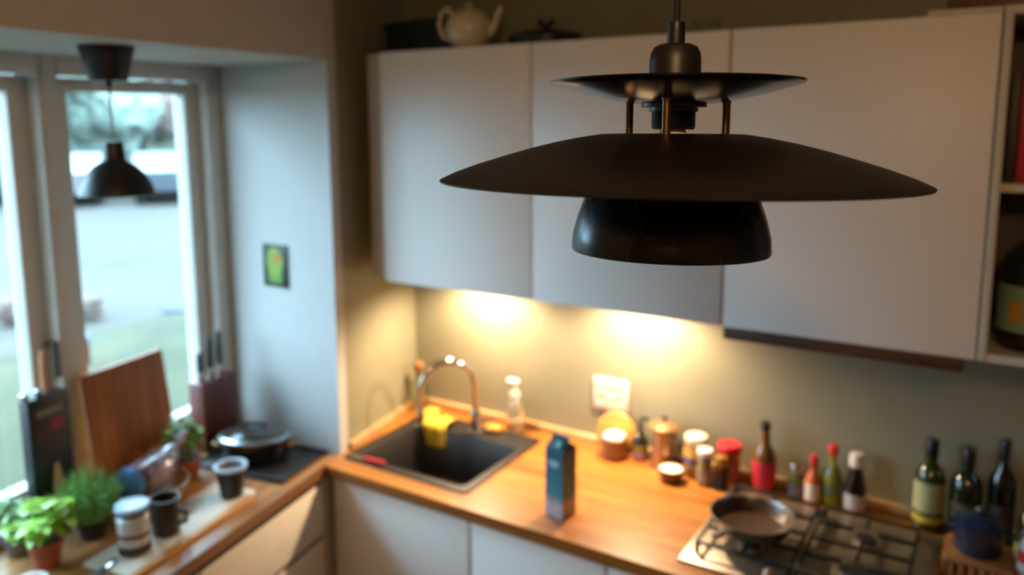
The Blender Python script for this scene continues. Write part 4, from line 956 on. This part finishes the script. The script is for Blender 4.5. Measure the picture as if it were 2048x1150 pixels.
# coffee jar
vessel('coffee_jar', 'glass coffee jar with a pale blue lid on the white board', 'jar', (272, 1116, 990, 66), [
    ('jar', mat('jar_glass_white', '#b9c0ba', .15, coat=.5), [(0, 0), (.9, 0), (.95, .03), (.95, .62), (.98, .72), (.8, .80), (0, .80)]),
    ('coffee_fill', mat('coffee_dark', '#3a241b', .6), [(.955, .02), (.962, .03), (.962, .2), (.955, .2)]),
    ('print', mat('maroon_print', '#7a2a30', .6), [(.962, .36), (.965, .36), (.965, .44), (.962, .44)]),
    ('seal', BLACKP, [(0, .80), (.98, .80), (1.0, .86), (0, .86)]), ('lid', mat('pale_blue_lid', '#9fb6c8', .3), [(0, .86), (.98, .86), (1.02, .90), (.98, .96), (.6, .99), (0, 1.0)])], z=ZW+.0125)
# white board with a wooden edge
bs0 = W(1.14, .17)
t = thing('white_cutting_board', 'white cutting board with a wooden front edge along the window worktop', 'cutting board', W(1.13, .17, ZW), WANG)
MB().box(-.30, .225, -.085, .078, 0, .012, .003).obj('slab', mat('white_board', '#cfcdbf', .5, var=.05), t)
MB().box(-.30, .19, -.108, -.085, 0, .014, .003).obj('edge_strip', wood('edge_strip', '#a87440', '#c9975c', .4), t)
# knife on the board
P1, P2 = on_z(222, 1128, .915), on_z(180, 1168, .915)
dv = (P2-P1); an = math.atan2(dv.y, dv.x)
t = thing('table_knife', 'table knife with a black handle lying on the white board', 'knife', P1+Vector((0, 0, -.002)), an)
t.location.z = ZW+.0125
L = dv.length
MB().box(.03, L+.05, -.009, .009, 0, .013, .004).obj('handle', BLACKP, t)
MB().box(-.02, .032, -.008, .008, .003, .009, .002).obj('bolster', CHROME, t)
# wooden bowl with bag of bread
c, R, H = place(268, 1052, 975, 190)
c = W(1.10, .335, ZW)
t = thing('wooden_bowl', 'wide pale wooden bowl below the leaning board', 'bowl', c)
R = .118; H = .085
MB().lathe([(0, 0), (R*.5, 0), (R*.72, H*.25), (R*.95, H*.8), (R, H), (R*.965, H), (R*.9, H*.8), (R*.66, H*.3), (R*.45, H*.1), (0, H*.09)], 48).obj('bowl', wood('bowl_wood', '#8a6238', '#b98d5a', .45, 5, (.3, 1, 1)), t)
tb = thing('bread_bag', 'crinkled clear plastic bread bag with a blue end in the wooden bowl', 'bag', c+Vector((0, 0, H*.62)), WANG)
mb = MB(); rngs = []
nn = 18
for i, (x_, r_, z_) in enumerate([(-.16, .008, .135), (-.135, .02, .12), (-.115, .012, .10), (-.095, .035, .085), (-.05, .058, .065), (0, .063, .06), (.05, .058, .055), (.085, .035, .05), (.092, .01, .048)]):
    rngs.append([mb.bm.verts.new((x_+random.uniform(-.004, .004), r_*math.cos(2*math.pi*j/nn)*random.uniform(.88, 1.1), z_+.85*r_*math.sin(2*math.pi*j/nn)*random.uniform(.88, 1.1))) for j in range(nn)])
for a, b in zip(rngs, rngs[1:]):
    for j in range(nn): mb.bm.faces.new([a[j], a[(j+1) % nn], b[(j+1) % nn], b[j]])
mb.bm.faces.new(rngs[0]); mb.bm.faces.new(rngs[-1])
tb.rotation_euler = (0, 0, WANG+math.pi)
bagm = mat('plastic_bag', '#83727c', .2, var=.85, vs=26, bump=.8, bs=50, coat=.6)
mb.obj('bag', bagm, tb, smooth=60)
MB().lathe([(.0, .082), (.03, .080), (.052, .070), (.056, .055), (.050, .055), (0, .07)], 20, mtx=Matrix.Rotation(math.radians(90), 4, 'Y') @ Matrix.Translation((-.055, 0, 0.015))).obj('blue_end', mat('blue_plastic', '#4a7ab0', .3), tb)
MB().ico((-.09, -.045, .075), .045, 2, .05, (1, .7, .75)).obj('bread', mat('bread_crust', '#8a5a30', .8, var=.3, vs=40), tb)
# box standing at the window
(sA, zA), (sB, zB_) = on_t(52, 800, .48), on_t(134, 782, .48)
wb2 = abs(sA-sB); hb2 = (zA+zB_)/2-.9
t = thing('black_box', 'black printed carton standing against the window behind the herbs', 'box', W((sA+sB)/2, .508, ZW), WANG)
BB = mat('black_carton', '#15161a', .4)
MB().box(-wb2/2, wb2/2, -.03, .006, 0, hb2, .002).obj('box', BB, t)
fx = -.0308
MB().box(-wb2*.30, wb2*.34, fx, -.0295, hb2*.86, hb2*.91).obj('print_grey', mat('grey_print', '#6f6a66', .6), t)
MB().box(-wb2*.02, wb2*.34, fx, -.0295, hb2*.74, hb2*.83)
MB().box(wb2*.04, wb2*.34, fx, -.0295, hb2*.74, hb2*.83).obj('print_red', mat('red_print', '#8a1f2a', .6), t)
MB().box(-wb2*.32, wb2*.0, fx, -.0295, hb2*.70, hb2*.76).obj('print_red', mat('dark_red_print', '#4a161c', .6), t)
MB().prism([(-wb2*.16, 0), (wb2*.16, 0), (wb2*.12, hb2*.3), (wb2*.05, hb2*.42), (-wb2*.05, hb2*.42), (-wb2*.12, hb2*.3)], 0, .001, mtx=Matrix.Translation((wb2*.08, -.030, hb2*.08)) @ Matrix.Rotation(math.radians(90), 4, 'X')).obj('print_cream', mat('cream_print', '#a8957a', .6), t)
for i, dx in enumerate((-.03, .015)):
    tag(MB().lathe([(0, 0), (.011, 0), (.012, .004), (.012, .018), (.008, .020), (0, .020)], 20).obj('tealight_cup', mat('tealight_metal', '#b9bec2', .25, .9), None, W((sA+sB)/2+.03-dx, .496, ZW+hb2+.0005)), 'little silver tealight cup on top of the black carton', 'cup', 'tealight cups on the black carton')
# wooden brush behind the box
ss, z1_ = on_t(100, 705, .50); 
t = thing('washing_brush', 'wooden brush handle standing behind the black carton', 'brush', W(ss, .5345, ZW), WANG)
MB().tube([(0, 0, 0.03), (0, 0, z1_-.9-.03), (0, 0, z1_-.9)], [.009, .010, .006], 10).obj('handle', wood('brush_wood', '#a8683c', '#c98a58'), t)
MB().lathe([(0, 0), (.014, 0), (.014, .03), (.008, .038), (0, .038)], 16).obj('brush_head', mat('bristle', '#b9a98a', .9), t)
# herbs in the front
c, R, H = place(140, 1058, 1000, 62); c = W(1.298, .360, ZW)
t = thing('potted_chives', 'fine feathery green herb in a black pot beside the wooden bowl', 'plant', Vector((c.x, c.y, ZW)))
pot(t, R, H, mat('black_pot', '#1a1917', .5))
mb = MB()
for k_ in range(460):
    a = random.uniform(0, 6.28); q = random.uniform(0, 1)**.5; up = random.uniform(.07, .19)
    b0_ = Vector((math.cos(a)*R*.7*q, math.sin(a)*R*.7*q, H*.85)); e = b0_+Vector((math.cos(a)*.068*q+random.uniform(-.02, .02), math.sin(a)*.068*q+random.uniform(-.02, .02), up*(1.1-.5*q)))
    mb.tube([b0_, (b0_+e)/2+Vector((0, 0, .02)), e], [.0012, .0018, .0006], 4, cap=False)
    for u_ in (.55, .8):
        p = b0_.lerp(e, u_)+Vector((0, 0, .01)); d_ = Vector((random.uniform(-1, 1), random.uniform(-1, 1), random.uniform(-.2, .8)))*.014; s_ = Vector((-d_.y, d_.x, 0))*.25
        mb.quad(p, p+d_*.5+s_, p+d_, p+d_*.5-s_)
mb.obj('foliage', LF3, t, smooth=0)['kind'] = 'stuff'
c, R, H = place(78, 1100, 1025, 62); c = W(1.462, .345, ZW)
herb('potted_basil', 'lush bright green basil in a terracotta pot behind the white tub', c, R, H, TERRA, .13, .085, 200, .042, .032, LF2)
herb('potted_thyme', 'loose pale green herb in a grey pot close to the window pane', W(1.45, .475), .036, .07, mat('grey_pot', '#6b6a68', .6), .17, .05, 120, .028, .014, mat('leaf_pale', '#86b06a', .5, var=.2, vs=30))
# white tub with red print
t, c, R, H = vessel('white_tub', 'white plastic tub with red print on its lid near the black kettle', 'tub', (75, 1190, 1124, 62), [
    ('tub', mat('tub_white', '#d2d2cc', .4), [(0, 0), (.8, 0), (.96, .9), (0, .9)]), ('lid', MATS['tub_white'], [(0, .88), (1.0, .88), (1.02, .94), (.98, 1.0), (0, 1.0)]),
    ('print', mat('pale_red_print', '#b9605a', .6), [(.15, 1.002), (.6, 1.002), (.6, 1.004), (.15, 1.004)])], z=ZW, at=W(1.585, .245))
# black kettle at the frame edge
t, c, R, H = vessel('electric_kettle', 'black electric kettle at the end of the herb row', 'kettle', (-28, 1190, 1064, 110), [
    ('body', mat('kettle_black', '#0f1010', .2, coat=.5), [(0, 0), (1, 0), (1.02, .04), (.92, .5), (.74, .86), (0, .86)]),
    ('lid', mat('kettle_lid', '#9aa0a2', .25, .6), [(0, .86), (.74, .86), (.7, .92), (.2, .96), (0, .97)])], z=ZW, at=W(1.665, .41))
MB().tube([(rh.x*R*.6, rh.y*R*.6, H*.86), (rh.x*R*1.1, rh.y*R*1.1, H*.92), (rh.x*R*1.32, rh.y*R*1.32, H*.7), (rh.x*R*1.25, rh.y*R*1.25, H*.3), (rh.x*R*.98, rh.y*R*.98, H*.14)], [.012, .013, .013, .012, .010], 12).obj('handle', MATS['kettle_black'], t)
